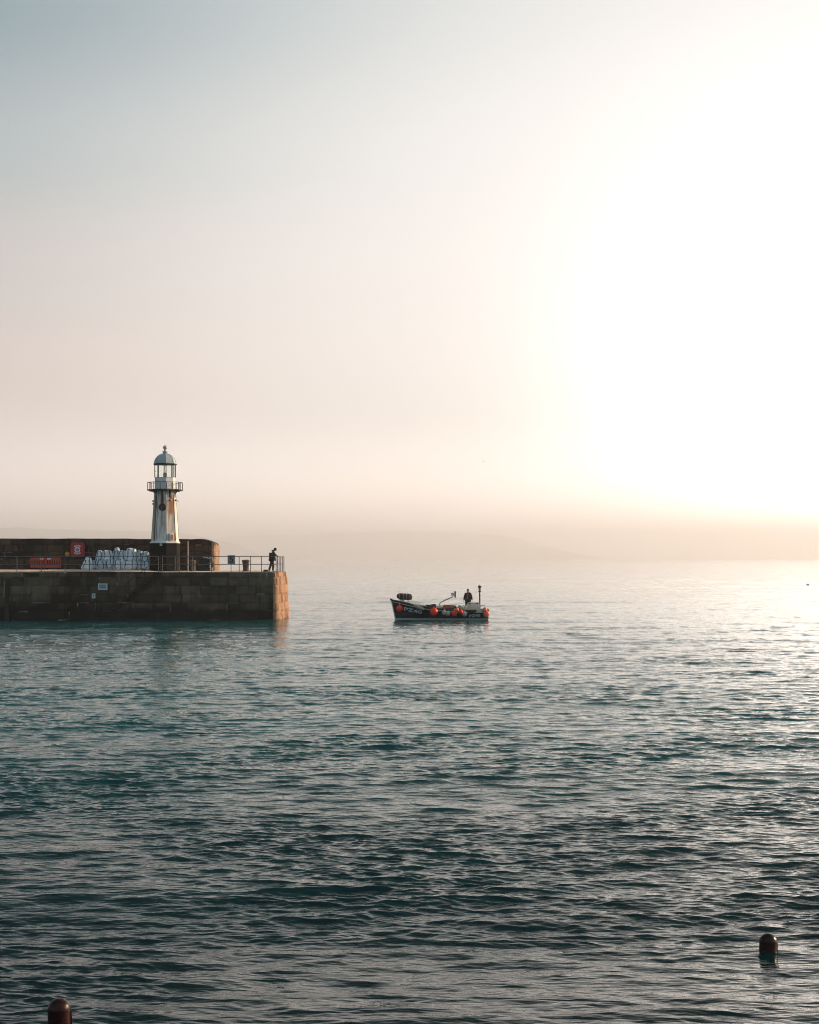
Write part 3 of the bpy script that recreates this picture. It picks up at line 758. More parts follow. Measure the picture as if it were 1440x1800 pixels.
# ------------------------------------------------------------------ lifebuoy cabinet, float, barriers
m_red = mat('red_plastic', (.36,.02,.025), .45, var=.2, scale=3); m_red2 = mat('barrier_red', (.42,.05,.025), .5, var=.25, scale=4)
m_lab = mat('label_white', (.62,.66,.70), .5, var=.08)
yc = YP-.22; s_ = FPX/yc
cb = empty('lifebuoy_cabinet', P(136.3, 979, yc), 'red lifebuoy cabinet with a white ring emblem mounted on the parapet wall', 'lifebuoy cabinet')
def rpoly(w, h, r, n=5, tw=1.0):
    pts = []
    for cx, cz, a0 in ((w/2-r, h-r, 0), (-w/2+r, h-r, 90), (-w/2*tw+r, r, 180), (w/2*tw-r, r, 270)):
        for i in range(n+1):
            a = R(a0+90*i/n); pts.append((cx+r*math.cos(a), cz+r*math.sin(a)))
    return pts
W_, H_ = 24.5/s_, 25.5/s_
body = MB().prism([(x, z) for x, z in rpoly(W_, H_, .24)], -.0, .18).build('casing', m_red, cb, auto=30)
MB().prism([(x, z+.05) for x, z in rpoly(W_*.86, H_-.1, .20)], -.04, .0).build('door', m_red, cb, auto=30)
def arc_band(r0, r1, a0, a1, cz, y, n=20, thick=.01):
    vs = []; fs = []
    for i in range(n+1):
        a = R(a0+(a1-a0)*i/n)
        for r in (r0, r1):
            vs.append((r*math.cos(a), y, cz+r*math.sin(a))); vs.append((r*math.cos(a), y+thick, cz+r*math.sin(a)))
    for i in range(n):
        k = i*4; fs += [(k, k+4, k+6, k+2), (k+1, k+3, k+7, k+5), (k, k+1, k+5, k+4), (k+2, k+6, k+7, k+3)]
    fs += [(0,2,3,1), (n*4, n*4+1, n*4+3, n*4+2)]
    return vs, fs
cz = H_*.5
mb = MB().add(*arc_band(.14, .215, 0, 360, cz, -.052)); mb.build('ring_emblem', m_lab, cb)
mb = MB().add(*arc_band(.0, .12, 0, 360, cz, -.050)); mb.build('emblem_centre', mat('emblem_grey', (.22,.26,.32), .5), cb)
for sgn, c0 in ((90, cz-.03), (270, cz+.03)):
    bo = MB().add(*arc_band(.29, .385, sgn-42, sgn+42, c0, -.052)).build('lettering_band', m_lab, cb); mb = MB()
    for k in range(7):
        a = sgn-30+k*10; mb.add(*arc_band(.315, .36, a-2.8, a+2.8, c0, -.057, 2, .004))
    mb.build('lettering', m_red, bo)
fb_ = empty('float', P(118.3, 978.5, YP-.18), 'orange-yellow round float hung on the parapet beside the red cabinet', 'float')
m_yel = mat('float_orange', (.62,.23,.02), .5, var=.3, scale=9)
MB().ball((0,0,.19), .185, 14, (1,.85,1)).build('ball', m_yel, fb_, smooth=True)
MB().tube([(0,0,.37), (.01,.05,.5), (0,.1,.62)], .012, 6).build('rope', m_iron, fb_)
def barrier(px0, px1, label):
    Yb = 110.4; s_ = FPX/Yb; w = (px1-px0)/s_; X = ((px0+px1)/2-720)/s_; z0 = deck_z(X, Yb)
    e = empty('barrier', (X, Yb, z0), label, 'barrier', 'red plastic barriers')
    zt = CAM_H+(982-980.3)/s_-z0; zbm = .12
    mb = MB(); n = 6; bw = w/n
    mb.box((0,0,zt-.10), (w-.02,.07,.20), bev=.015); mb.box((0,0,zbm+.12), (w-.02,.07,.22), bev=.015)
    for i in range(n+1):
        x = -w/2+.04+(w-.08)*i/n; mb.box((x, 0, (zt+zbm)/2), (.085,.06,zt-zbm-.30), bev=.008)
    mb.build('panel', m_red2, e)
    for s in (-1, 1): MB().box((s*w*.36, 0, .055), (.12,.46,.12), bev=.02).build('foot', m_black, e)
    return e, zt
for (a, b_, lab, sx) in ((53.5, 80.2, 'left red plastic pedestrian barrier with white sticker, nearer the picture edge', 6.5), (80.6, 107, 'right red plastic pedestrian barrier with white sticker, nearer the cabinet', -7.5)):
    e, zt = barrier(a, b_, lab)
    MB().box((sx/23.5, -.04, zt-.09), (.27,.008,.09)).build('sticker', m_lab, e)

# ------------------------------------------------------------------ bulk bags
m_bag = mat('woven_white', (.62,.70,.77), .75, var=.16, scale=5, bump=.012, bscale=18, stain=((.45,.52,.57), 4, .62))
BAGM = [m_bag, mat('woven_grey', (.46,.55,.62), .8, var=.2, scale=4, bump=.012, bscale=18), mat('woven_bright', (.74,.79,.82), .75, var=.12, scale=5, bump=.012, bscale=18)]
m_strap = mat('blue_strap', (.02,.06,.10), .8)
def bag(px0, px1, pyt, z0, Y, label, seed, dep=.8, lean=0.0, peak=0.0, ears=.17):
    s = FPX/Y; hw = (px1-px0)/2/s; X = ((px0+px1)/2-720)/s
    h = CAM_H+(982-pyt)/s-z0
    e = empty('bulk_bag', (X, Y, z0), label, 'bulk bag', 'white bulk bags piled beside the lighthouse')
    nu, nv = 48, 30; pts = []
    for j in range(nv):
        f = j/(nv-1)
        side = min(1, f/.72); rad = (1-.13*(1-min(1, f/.18))**2)*(1-.16*side**2)*(.87+.13*math.sin(PI*min(1, f/.85)))
        if f > .72:
            g = (f-.72)/.28; rad *= math.cos(g*PI/2*.97)**(.55-.2*peak); zz = h*(.80-.25*peak) + (h*.08+peak*h*.40)*math.sin(g*PI/2)**(1+peak)
        else: zz = h*(.80-.25*peak)*(f/.72)
        rad *= (1-peak*.35*side)
        for i in range(nu):
            a = 2*PI*i/nu; ca, sa = math.cos(a), math.sin(a); n = 2.7-.6*side
            k = (abs(ca)**n+abs(sa)**n)**(-1/n)
            cr_ = abs(math.sin(2*a))**6            # corners carry the lifting loops
            wr = .08*fbm(ca*2.2+seed*3, sa*2.2, f*3.2)+.03*fbm(ca*6+seed, sa*6, f*8)
            x = ca*k*rad*(hw*1.07)+wr*rad+lean*h*(f**1.5); y = sa*k*rad*dep/2+wr*rad
            z = zz + ears*cr_*max(0, 1-abs(f-.74)/.14) + .02*fbm(ca*4+seed, sa*4, f*6)*side
            z += -.04*max(0, ca*sa*0)+(.085*fbm(ca*3, sa*3, seed) if f > .55 else 0)
            pts.append((x, y, max(0, z)))
    mb = MB().grid(pts, nu, nv, wrap=True); mb.f.append(tuple((nv-1)*nu+i for i in range(nu)))
    bd = mb.build('sack', BAGM[(seed*2+seed//3) % 3 if seed < 9 else (0, 2, 1)[seed % 3]], e, auto=55)
    # vertical lifting straps and loops, following the sack
    for ci, a in enumerate((-PI/4-.25, -3*PI/4+.25, PI/4, 3*PI/4)):
        if ci > 1: continue
        i = int(round((a % (2*PI))/(2*PI)*nu)) % nu
        cl = [Vector(pts[j*nu+i]) for j in range(2, 23)]
        cl = [p+Vector((p.x-lean*h*(.3), p.y, 0)).normalized()*.012 for p in cl]
        tip = cl[-1]+Vector((.04*math.cos(seed), -.02, .09)); cl2 = cl+[tip, tip+Vector((.06,0,-.07))]
        MB().tube(cl2, .028, 5).build('lifting_strap', m_strap, e)
    return e
zd = 3.605
bag(143.5,163.5,980, zd,109.55,'slumped pointed bulk bag at the left end of the pile', 1, .7, .10, .55, .02)
bag(160.5,173,984, zd,109.9,'small shaded bulk bag behind the pointed one at the left of the pile', 2, .7, 0, .1, .03)
bag(170,187.5,983, zd,109.5,'wide bulk bag in the bottom row, third from the left', 3)
bag(187,199,982.5, zd,109.6,'narrow tall bulk bag in the bottom row, touching the wide third one', 4)
bag(200,218,983.5, zd,109.6,'bulk bag in the middle of the bottom row beneath the peaked bag', 5)
bag(216,240,986, zd,109.5,'widest bulk bag in the bottom row, below the dark gap', 6, .85)
bag(239.5,253,985, zd,109.65,'bulk bag in the bottom row second nearest the lighthouse', 7, .8, .02, .1)
bag(251,268,986.5, zd,109.45,'slumped bulk bag at the foot of the lighthouse base', 8, .8, -.06, .3)
z2 = zd+.50
bag(168.5,182,966.5, z2,110.25,'sunlit-topped bulk bag at the left end of the upper row', 9, .85, .05, .25)
bag(180.5,199,965.5, z2,110.2,'bulk bag with folded bright rim, second in the upper row', 10, .85, 0, .1, .12)
bag(198.5,213,961.8, z2,110.2,'tall peaked bulk bag at the middle of the upper row', 11, .85, 0, .45, .06)
bag(208,222,966, z2,110.35,'bulk bag with crumpled top just right of the peaked one', 12, .85, 0, .1, .14)
bag(221,241,961.5, z2+.06,110.2,'highest bright-topped bulk bag above the dark gap in the pile', 13, .9, 0, .12, .10)
bag(238.5,252,966, z2,110.3,'bulk bag with a shaded top in the upper row right of the highest one', 14, .85, 0, .1, .12)
bag(248,264,968, z2-.1,110.25,'upper row bulk bag leaning against the lighthouse base', 15, .85, .02, .3, .08)
# hidden rear bags carry the upper row
for k, (px0, px1) in enumerate(((168,190), (190,212), (212,234), (234,262))):
    bag(px0, px1, 990, zd, 110.8, 'bulk bag hidden behind the bottom row against the wall', 20+k, .8)

# ------------------------------------------------------------------ bollards, net heap
m_bol = mat('rusty_iron', (.085,.055,.040), .75, var=.45, scale=9, bump=.012, bscale=16)
def bollard(px, Y, h, rtop, rbot, label, lean=0.0, group='cast iron bollards'):
    X = (px-720)/FPX*Y; z0 = deck_z(X, Y)
    e = empty('bollard', (X, Y, z0), label, 'bollard', group); 
    mb = MB(); mb.lathe([(rbot*1.15, 0), (rbot*1.12, .04), (rbot, .08), (rbot*.98, h*.35), (rbot*1.12, h*.68), (rtop*.92, h*.84), (rtop, h*.88), (rtop*.98, h*.92), (rtop*.8, h*.97), (rtop*.4, h), (.02, h*1.005)], 28)
    mb.v = [(x+lean*(z/h)**2*.1, y, z) for x, y, z in mb.v]
    mb.build('body', m_bol, e, smooth=True)
    MB().lathe([(rbot*1.5, 0), (rbot*1.5, .03), (rbot*1.2, .045)], 28).build('base_flange', m_bol, e, auto=40)
    return e
bollard(432.2, 107.6, 20.3/24.2, 7.3/24.2, 5.2/24.2, 'rusty flared bollard between the number sign and the standing man')
bollard(339.5, 107.8, 19.5/24.2, 6.0/24.2, 4.3/24.2, 'dark bollard with a bright right edge beside the tall pale pole', -.5)
e = bollard(467.3, 106.75, .16, .235, .15, 'low flat mooring bollard at the pier edge near the man\'s feet', group='cast iron bollards')
m_net = mat('fishing_net', (.018,.020,.022), .95, var=.5, scale=14, bump=.04, bscale=14)
m_rope = mat('pale_rope', (.50,.56,.58), .8, var=.25, scale=20)
Yn = 109.0; sn = FPX/Yn; Xn = (361-720)/sn; zn = deck_z(Xn, Yn)
nh = empty('net_heap', (Xn, Yn, zn), 'dark heap of netting with pale rope on top, by the parapet end', 'net heap')
MB().box((-.12, 0, .27), (26/sn, .8, .54), bev=.04, taper=.8).build('crate', m_timber, nh)
pts = []; nu, nv = 40, 18
for j in range(nv):
    f = j/(nv-1)
    for i in range(nu):
        a = 2*PI*i/nu; rr_ = math.cos(f*PI/2)**.5 if f < 1 else .02
        rr_ = max(.02, rr_)*(1+.16*fbm(math.cos(a)*2, math.sin(a)*2, f*3)); drop = -.10*(1+math.sin(a*3))*(1-f)
        pts.append((.56*rr_*math.cos(a)+.03, .45*rr_*math.sin(a), .48+drop+.55*math.sin(f*PI/2)**1.2+.05*fbm(a, f*5, 2)+.08*math.cos(a)*f))
mb = MB().grid(pts, nu, nv, wrap=True); mb.f.append(tuple(range(nu))[::-1]); mb.build('netting', m_net, nh, smooth=True)
rp_ = [(-.12,-.30,.98), (-.05,-.36,1.03), (.0,-.34,.95), (.08,-.38,1.0), (.16,-.38,.97), (.26,-.36,.93), (.34,-.3,.92), (.42,-.3,1.0), (.48,-.3,.97), (.56,-.28,.95), (.60,-.3,.82), (.62,-.3,.70)]
MB().tube(rp_, .03, 7).build('rope', m_rope, nh, smooth=True)
MB().tube([(.40,-.42,.55), (.44,-.44,.40), (.40,-.42,.28), (.50,-.44,.22), (.58,-.42,.14), (.55,-.42,.05), (.48,-.42,.1)], .03, 7).build('rope', m_rope, nh, smooth=True)

# ------------------------------------------------------------------ people
m_skin = mat('skin', (.42,.24,.17), .6, var=.1)
m_hair = mat('hair', (.03,.02,.015), .8, var=.3)
def person(name_label, cat, loc_, J, clothes, face=(1,0,0), tilt=0.0, hands='rail', hair=True, hat=None):
    """J: joints in local metres. clothes: dict of materials"""
    e = empty('person', loc_, name_label, cat)
    V3 = lambda k: Vector(J[k])
    names = ['pelvis','waist','chest','neck0','neck1','shL','elL','wrL','shR','elR','wrR','hipL','knL','anL','toL','hipR','knR','anR','toR']
    rad = {'pelvis':(.135,.10),'waist':(.125,.095),'chest':(.15,.11),'neck0':.07,'neck1':.055,'shL':.06,'shR':.06,'elL':.042,'elR':.042,'wrL':.027,'wrR':.027,
           'hipL':.09,'hipR':.09,'knL':.058,'knR':.058,'anL':.038,'anR':.038,'toL':.035,'toR':.035}
    E = [('pelvis','waist'),('waist','chest'),('chest','neck0'),('neck0','neck1'),('chest','shL'),('shL','elL'),('elL','wrL'),('chest','shR'),('shR','elR'),('elR','wrR'),
         ('pelvis','hipL'),('hipL','knL'),('knL','anL'),('anL','toL'),('pelvis','hipR'),('hipR','knR'),('knR','anR'),('anR','toR')]
    I = {n: i for i, n in enumerate(names)}
    body = skinned([V3(n) for n in names], [(I[a], I[b_]) for a, b_ in E], [rad[n] for n in names])
    # head with nose, ears, brow and chin
    up = (V3('head')-V3('neck1')).normalized(); f = Vector(face).normalized(); f = (f-up*f.dot(up)).normalized(); sd_ = f.cross(up).normalized()
    hc = V3('head'); Mh = Matrix(((sd_.x, f.x, up.x, hc.x), (sd_.y, f.y, up.y, hc.y), (sd_.z, f.z, up.z, hc.z), (0,0,0,1)))
    hd = MB().ball((0,0,0), 1, 18)
    nv_ = []
    for x, y, z in hd.v:
        wx = .078*(1-.22*max(0, -z)); wy = .098; q = Vector((x*wx, y*wy, z*.118))
        if z < -.2 and y > 0: q.y += .012*(-z); q.x *= 1-.25*(-z)
        if abs(z) < .18 and y > .5 and .25 < abs(x) < .55: q.y -= .012          # eye sockets
        if -.35 < z < .05 and y > .8 and abs(x) < .16: q.y += .020*(1-abs(z+.18)*3.5)   # nose
        if -.55 < z < -.46 and y > .6 and abs(x) < .3: q.y -= .004               # mouth
        nv_.append(tuple(Mh @ q))
    body.add(nv_, hd.f)
    for s in (-1, 1):
        er = MB().ball((s*.078, -.005, -.005), .03, 8, (.35,.7,1)); body.add([Mh @ Vector(v) for v in er.v], er.f)
    # hands: palm plus five separate bent fingers
    for sfx in ('L', 'R'):
        wr = V3('wr'+sfx); d = Vector(J.get('hand'+sfx, (wr-V3('el'+sfx)))).normalized()
        nrm = Vector(J.get('palm'+sfx, (0,-1,0))); nrm = (nrm-d*nrm.dot(d)).normalized(); ac = d.cross(nrm).normalized()
        pal = skinned([wr, wr+d*.045, wr+d*.09], [(0,1),(1,2)], [(.026,.020),(.040,.016),(.040,.014)], 2); body.add(pal.v, pal.f)
        for k, (off, ln) in enumerate(((-.030,.068), (-.010,.078), (.011,.072), (.031,.056))):
            b0 = wr+d*.075+ac*off; c1 = b0+d*ln*.45-nrm*(-.004); c2 = c1+(d*.6+nrm*.8).normalized()*ln*.35; c3 = c2+(nrm*.95-d*.15).normalized()*ln*.28
            fg = skinned([b0, c1, c2, c3], [(0,1),(1,2),(2,3)], [.010,.0095,.009,.0075], 1); body.add(fg.v, fg.f)
        b0 = wr+d*.03-ac*.028; c1 = b0-ac*.030+d*.025+nrm*.008; c2 = c1+d*.030+nrm*.015
        fg = skinned([b0, c1, c2], [(0,1),(1,2)], [.013,.011,.009], 1); body.add(fg.v, fg.f)
    body.build('body', m_skin, e, smooth=True)
    # clothing grown round the same joints
    def cloth(nm, keys, edges, rads, mm, sub=2, root=0):
        ks = list(keys); ii = {n: i for i, n in enumerate(ks)}
        pos = [Vector(keys[n]) for n in ks]
        q = skinned(pos, [(ii[a], ii[b_]) for a, b_ in edges], [rads[n] for n in ks], sub, root)
        vv = []
        for v in q.v:
            wv = .008*fbm(v[0]*9, v[1]*9, v[2]*9); vv.append((v[0]+wv, v[1]+wv, v[2]))
        q.v = vv; return q.build(nm, mm, e, smooth=True)
    lp = lambda a, b_, t: V3(a).lerp(V3(b_), t)
    K = {'hem': lp('pelvis','waist',-.35), 'pelvis':V3('pelvis'),'waist':V3('waist'),'chest':V3('chest'),'neck0':lp('chest','neck0',.9),'shL':V3('shL'),'elL':V3('elL'),'cuL':lp('elL','wrL',.93),'shR':V3('shR'),'elR':V3('elR'),'cuR':lp('elR','wrR',.93)}
    cr_ = clothes.get('bulk', 1.0)
    RR_ = {'hem':(.175*cr_,.14*cr_),'pelvis':(.18*cr_,.14*cr_),'waist':(.175*cr_,.14*cr_),'chest':(.19*cr_,.15*cr_),'neck0':.085,'shL':.10,'shR':.10,'elL':.075,'elR':.075,'cuL':.052,'cuR':.052}
    cloth('jacket', K, [('waist','pelvis'),('pelvis','hem'),('waist','chest'),('chest','neck0'),('chest','shL'),('shL','elL'),('elL','cuL'),('chest','shR'),('shR','elR'),('elR','cuR')], RR_, clothes['jacket'], root=2)
    K = {'pelvis':V3('pelvis'),'hipL':V3('hipL'),'knL':V3('knL'),'anL':lp('knL','anL',.93),'hipR':V3('hipR'),'knR':V3('knR'),'anR':lp('knR','anR',.93)}
    cloth('trousers', K, [('pelvis','hipL'),('hipL','knL'),('knL','anL'),('pelvis','hipR'),('hipR','knR'),('knR','anR')], {'pelvis':(.155,.125),'hipL':.125,'hipR':.125,'knL':.095,'knR':.095,'anL':.078,'anR':.078}, clothes['trousers'])
    for sfx in ('L', 'R'):
        an, to = V3('an'+sfx), V3('to'+sfx); q = skinned([lp('kn'+sfx,'an'+sfx,.82), an, an.lerp(to,.5)+Vector((0,0,-.02)), to], [(0,1),(1,2),(2,3)], [.055,.052,.046,.042])
        q.v = [(x, y, z) for x, y, z in q.v]; q.build('boot', clothes['boots'], e, smooth=True)
    # hair or hat shell over the head
    hm = MB().ball((0,0,0), 1, 16); ks = []
    vv = []
    for x, y, z in hm.v:
        q = Vector((x*.088, y*.110-.008, z*.128+.006)); 
        if y > .35 and z < .35: q.y = min(q.y, .035); 
        if z < -.35: q.z = -.045; q.x *= .9; q.y = min(q.y, .02)-.0
        vv.append(tuple(Mh @ q))
    MB().add(vv, hm.f).build('hat' if hat else 'hair', hat or m_hair, e, smooth=True)
    if clothes.get('hood'):
        MB().ball(tuple(lp('neck0','neck1',.2)-f*.07), .095, 12, (1.1,1,.75)).build('hood', clothes['jacket'], e, smooth=True)
    return e
m_jkt = mat('black_jacket', (.014,.014,.016), .8, var=.3, scale=8, bump=.01, bscale=9)
m_trs = mat('brown_trousers', (.040,.030,.026), .85, var=.3, scale=8, bump=.008, bscale=9)
m_boot = mat('dark_boots', (.010,.009,.009), .6)
m_hatk = mat('black_cap', (.010,.010,.011), .8)
PX, PYY = P(480, 0, 106.9).x, 106.9
J = {'pelvis':(-.07,0,.93),'waist':(-.08,0,1.10),'chest':(-.05,0,1.34),'neck0':(.04,0,1.49),'neck1':(.09,0,1.545),'head':(.155,0,1.635),
     'shL':(.02,-.17,1.42),'elL':(.20,-.20,1.20),'wrL':(.36,-.10,1.145),'shR':(.02,.17,1.42),'elR':(.20,.20,1.20),'wrR':(.36,.14,1.145),
     'hipL':(-.07,-.09,.86),'knL':(.03,-.10,.49),'anL':(.00,-.10,.10),'toL':(.15,-.11,.045),
     'hipR':(-.09,.09,.86),'knR':(-.17,.10,.50),'anR':(-.31,.10,.13),'toR':(-.18,.11,.05),
     'handL':(1,.1,-.25),'handR':(1,-.1,-.25),'palmL':(0,0,-1),'palmR':(0,0,-1)}
person('man in a dark hooded jacket leaning over the railing at the pier end', 'person', (PX, PYY, ZD), J,
       {'jacket': m_jkt, 'trousers': m_trs, 'boots': m_boot, 'hood': True, 'bulk': 1.85}, face=(1,-.05,-.55), hat=m_hatk)

# ------------------------------------------------------------------ fishing boat
BY = 106.0; SB = FPX/BY
def bx(px): return (px-690)/SB
def bz(py): return (1090-py)/SB
boat = empty('fishing_boat', ((690-720)/SB, BY, -.02), 'small navy blue open fishing boat with white boot stripe, lettered PZ40', 'boat')
m_hull = bpy.data.materials.new('hull_paint'); m_hull.use_nodes = True
t = m_hull.node_tree; b = t.nodes['Principled BSDF']; b.inputs['Roughness'].default_value = .32
tcn = t.nodes.new('ShaderNodeTexCoord'); sp = t.nodes.new('ShaderNodeSeparateXYZ'); t.links.new(tcn.outputs['Object'], sp.inputs[0])
rp = t.nodes.new('ShaderNodeValToRGB'); rp.color_ramp.interpolation = 'CONSTANT'
mr = t.nodes.new('ShaderNodeMapRange'); mr.inputs[1].default_value = -1; mr.inputs[2].default_value = 1
nz = t.nodes.new('ShaderNodeTexNoise'); nz.inputs['Scale'].default_value = 5; nz.inputs['Detail'].default_value = 6; t.links.new(tcn.outputs['Object'], nz.inputs[0])
mm_ = t.nodes.new('ShaderNodeMath'); mm_.operation = 'MULTIPLY_ADD'; mm_.inputs[1].default_value = .02; t.links.new(nz.outputs[0], mm_.inputs[0]); t.links.new(sp.outputs[2], mm_.inputs[2])
t.links.new(mm_.outputs[0], mr.inputs[0]); t.links.new(mr.outputs[0], rp.inputs[0])
e_ = rp.color_ramp.elements; e_[0].position = 0; e_[0].color = (.03,.018,.012,1); e_[1].position = .525; e_[1].color = (.42,.47,.46,1)
x_ = e_.new(.592); x_.color = (.006,.017,.038,1)
mxx = t.nodes.new('ShaderNodeMix'); mxx.data_type = 'RGBA'; mxx.blend_type = 'MULTIPLY'; mxx.inputs['Factor'].default_value = .5
rv = t.nodes.new('ShaderNodeValToRGB'); t.links.new(nz.outputs[0], rv.inputs[0]); rv.color_ramp.elements[0].position = .3; rv.color_ramp.elements[0].color = (.5,.5,.5,1); rv.color_ramp.elements[1].position = .7
t.links.new(rp.outputs[0], mxx.inputs[6]); t.links.new(rv.outputs[0], mxx.inputs[7]); t.links.new(mxx.outputs[2], b.inputs['Base Color'])
m_in = mat('boat_inside', (.30,.31,.29), .7, var=.3, scale=5, stain=((.12,.09,.07), 4, .58)); m_wood = mat('varnished_wood', (.07,.035,.02), .5, var=.4, scale=12)
m_cream = mat('cream_fibreglass', (.66,.58,.50), .4, var=.1, scale=3); m_alu = mat('aluminium', (.5,.5,.5), .35, metal=.8, var=.2)
sx_ = [.0, .25, .6, 1.0, 1.6, 2.4, 3.3, 4.2, 5.0, 5.8, 6.4, 6.82]
sz_ = [1.46, 1.41, 1.33, 1.24, 1.09, .96, .86, .78, .74, .74, .755, .77]
hb_ = [.02, .20, .42, .62, .83, 1.0, 1.09, 1.12, 1.10, 1.03, .95, .86]
def sheer(x): return float(np.interp(x, sx_, sz_))
def halfb(x): return float(np.interp(x, sx_, hb_))
def hull_y(x, z):
    """half breadth of the hull at station x, height z"""
    sh = sheer(x); f = max(0, min(1, (z+.40)/(sh+.40)))
    full = .25+.75*min(1, x/3.5)
    prof = (f**(.30+.55*(1-full)))*(.86+.14*f)
    return halfb(x)*prof
def stem_x(z): return -.08+ .30*(1-z/1.5) if z < 1.5 else -.08
nxs, nzs = 64, 18
def hull_pts(side, inset=0.0):
    pts = []
    for j in range(nzs):
        f = j/(nzs-1)
        for i in range(nxs):
            u = i/(nxs-1); x0 = 6.82*u**1.15
            z = -.40+(sheer(x0)+.40)*f - (.10*inset>0)*0
            x = x0 + (stem_x(z))*max(0, 1-x0/1.5)
            y = max(.012, hull_y(x0, z)-inset)
            if u == 0: y = .012
            if x0 > 6.3: x += 0.05*(f)*(x0-6.3)/.5
            pts.append((x, side*y, z))
    return pts
mb = MB()
mb.grid(hull_pts(-1), nxs, nzs); mb.grid(hull_pts(1), nxs, nzs)
# transom and bottom
A_ = [p for k, p in enumerate(hull_pts(-1)) if k % nxs == nxs-1]; B_ = [p for k, p in enumerate(hull_pts(1)) if k % nxs == nxs-1]
mb.add(A_+B_, [(k, k+1, nzs+k+1, nzs+k) for k in range(nzs-1)])
mb.build('hull', m_hull, boat, smooth=False, auto=40)
mb = MB()   # inside lining, sole
for s in (-1, 1):
    pts = []
    for j in range(8):
        f = j/7
        for i in range(nxs):
            x0 = .15+6.62*i/(nxs-1); z = .30+(sheer(x0)-.30)*f; pts.append((x0+stem_x(z)*max(0, 1-x0/1.5), s*max(.01, hull_y(x0, z)-.05), z))
    mb.grid(pts, nxs, 8)
sole = []
for i in range(40):
    x0 = .2+6.5*i/39; yw = max(.01, hull_y(x0, .42)-.05); sole += [(x0, -yw, .42), (x0, yw, .42)]
mb.add(sole, [(2*i, 2*i+2, 2*i+3, 2*i+1) for i in range(39)])
lining = mb.build('inner_lining', m_in, boat)
def sheer_line(s, out, dz, n=40, x0=0.0, x1=6.85):
    r = []
    for i in range(n):
        x = x0+(x1-x0)*i/(n-1); z = sheer(x)+dz; r.append((x+stem_x(z)*max(0, 1-x/1.5), s*(hull_y(x, sheer(x)+dz if dz < 0 else sheer(x))+out), z))
    return r
for s in (-1, 1):
    MB().tube(sheer_line(s, -.02, .02), .04, 8).build('gunwale', m_wood, boat, smooth=True)
    MB().tube(sheer_line(s, .012, -.11), .022, 6).build('rubbing_strake', m_cream if s < 0 else m_wood, boat, smooth=True)
MB().tube([(6.85,-.84,.79), (6.87,0,.80), (6.85,.84,.79)], .045, 8).build('transom_cap', m_wood, boat)
MB().tube([(.25,0,-.2), (.19,0,.2), (.05,0,.9), (-.06,0,1.35), (-.08,0,1.50), (-.14,0,1.58)], [.04,.04,.04,.045,.05,.03], 8).build('stem_post', m_cream, boat, smooth=True)
MB().box((-.08,0,1.50), (.18,.12,.14), bev=.03).build('bow_roller', m_iron, boat)
fd = []   # foredeck
for i in range(16):
    x0 = .1+1.5*i/15; z = sheer(x0)-.03; yw = max(.01, hull_y(x0, z)-.03); xx = x0+stem_x(z)*max(0, 1-x0/1.5); fd += [(xx,-yw,z), (xx,yw,z)]
MB().add(fd, [(2*i, 2*i+2, 2*i+3, 2*i+1) for i in range(15)]).build('foredeck', m_in, boat)
# registration letters wrapped onto the hull side
m_let = mat('letter_grey', (.55,.60,.62), .5, var=.15, scale=20)
def wrap_text(txt, size, px0, px1, pyc0, pyc1, out, nm='registration'):
    q = text_mb(txt, size, .002, .008); xs = [v[0] for v in q.v]; w0, w1 = min(xs), max(xs); vv = []
    x0, x1 = bx(px0), bx(px1)
    for v in q.v:
        f = (v[0]-w0)/(w1-w0); x = x0+(x1-x0)*f; z = bz(pyc0+(pyc1-pyc0)*f)+v[2]
        xs0 = x-(stem_x(z)*max(0, 1-x/1.5)); vv.append((x, -(hull_y(xs0, z)+out)+v[1], z))
    q.v = vv; return q.build(nm, m_let, boat, fix=False)
wrap_text('PZ40', .34, 710.5, 741.5, 1069.3, 1075.5, .012)
wrap_text('PZ40', .27, 824, 843.5, 1081.8, 1080.3, .012)
# console at the stern, windows, handle
cs = MB(); zc0 = .45
cs.prism([(bx(817.5), zc0), (bx(817.5), bz(1070)), (bx(822), bz(1059.5)), (bx(824), bz(1058.3)), (bx(841), bz(1058)), (bx(843), bz(1060)), (bx(843.5), zc0)], -.42, .25)
con = cs.build('console', m_cream, boat)
for px, py in ((825.5, 1060.2), (838.5, 1059.6)): MB().box((bx(px), -.425, bz(py)), (.13,.02,.07), bev=.01).build('port', m_black, con)
MB().box((bx(836), -.50, bz(1066.8)), (17/SB,.14,7/SB), bev=.02).build('locker', m_cream, boat)
MB().tube([(bx(828), -.45, bz(1064)), (bx(828), -.47, bz(1070))], .018, 6).build('grab_rail', m_iron, con)
MB().tube([(bx(842),-.40,bz(1063.6)), (bx(852),-.6,bz(1063.8))], .025, 6).build('stern_rail', m_wood, boat)
m_pale = mat('pale_canvas', (.45,.45,.44), .8, var=.2, scale=8, bump=.01)
MB().box((bx(842.3), -.98, bz(1073)), (11.5/SB,.18,5.5/SB), bev=.04).build('life_raft_case', m_pale, boat)
MB().box((bx(826), -1.0, bz(1073.5)), (15/SB,.10,4.5/SB), bev=.03).build('side_locker', m_net, boat)
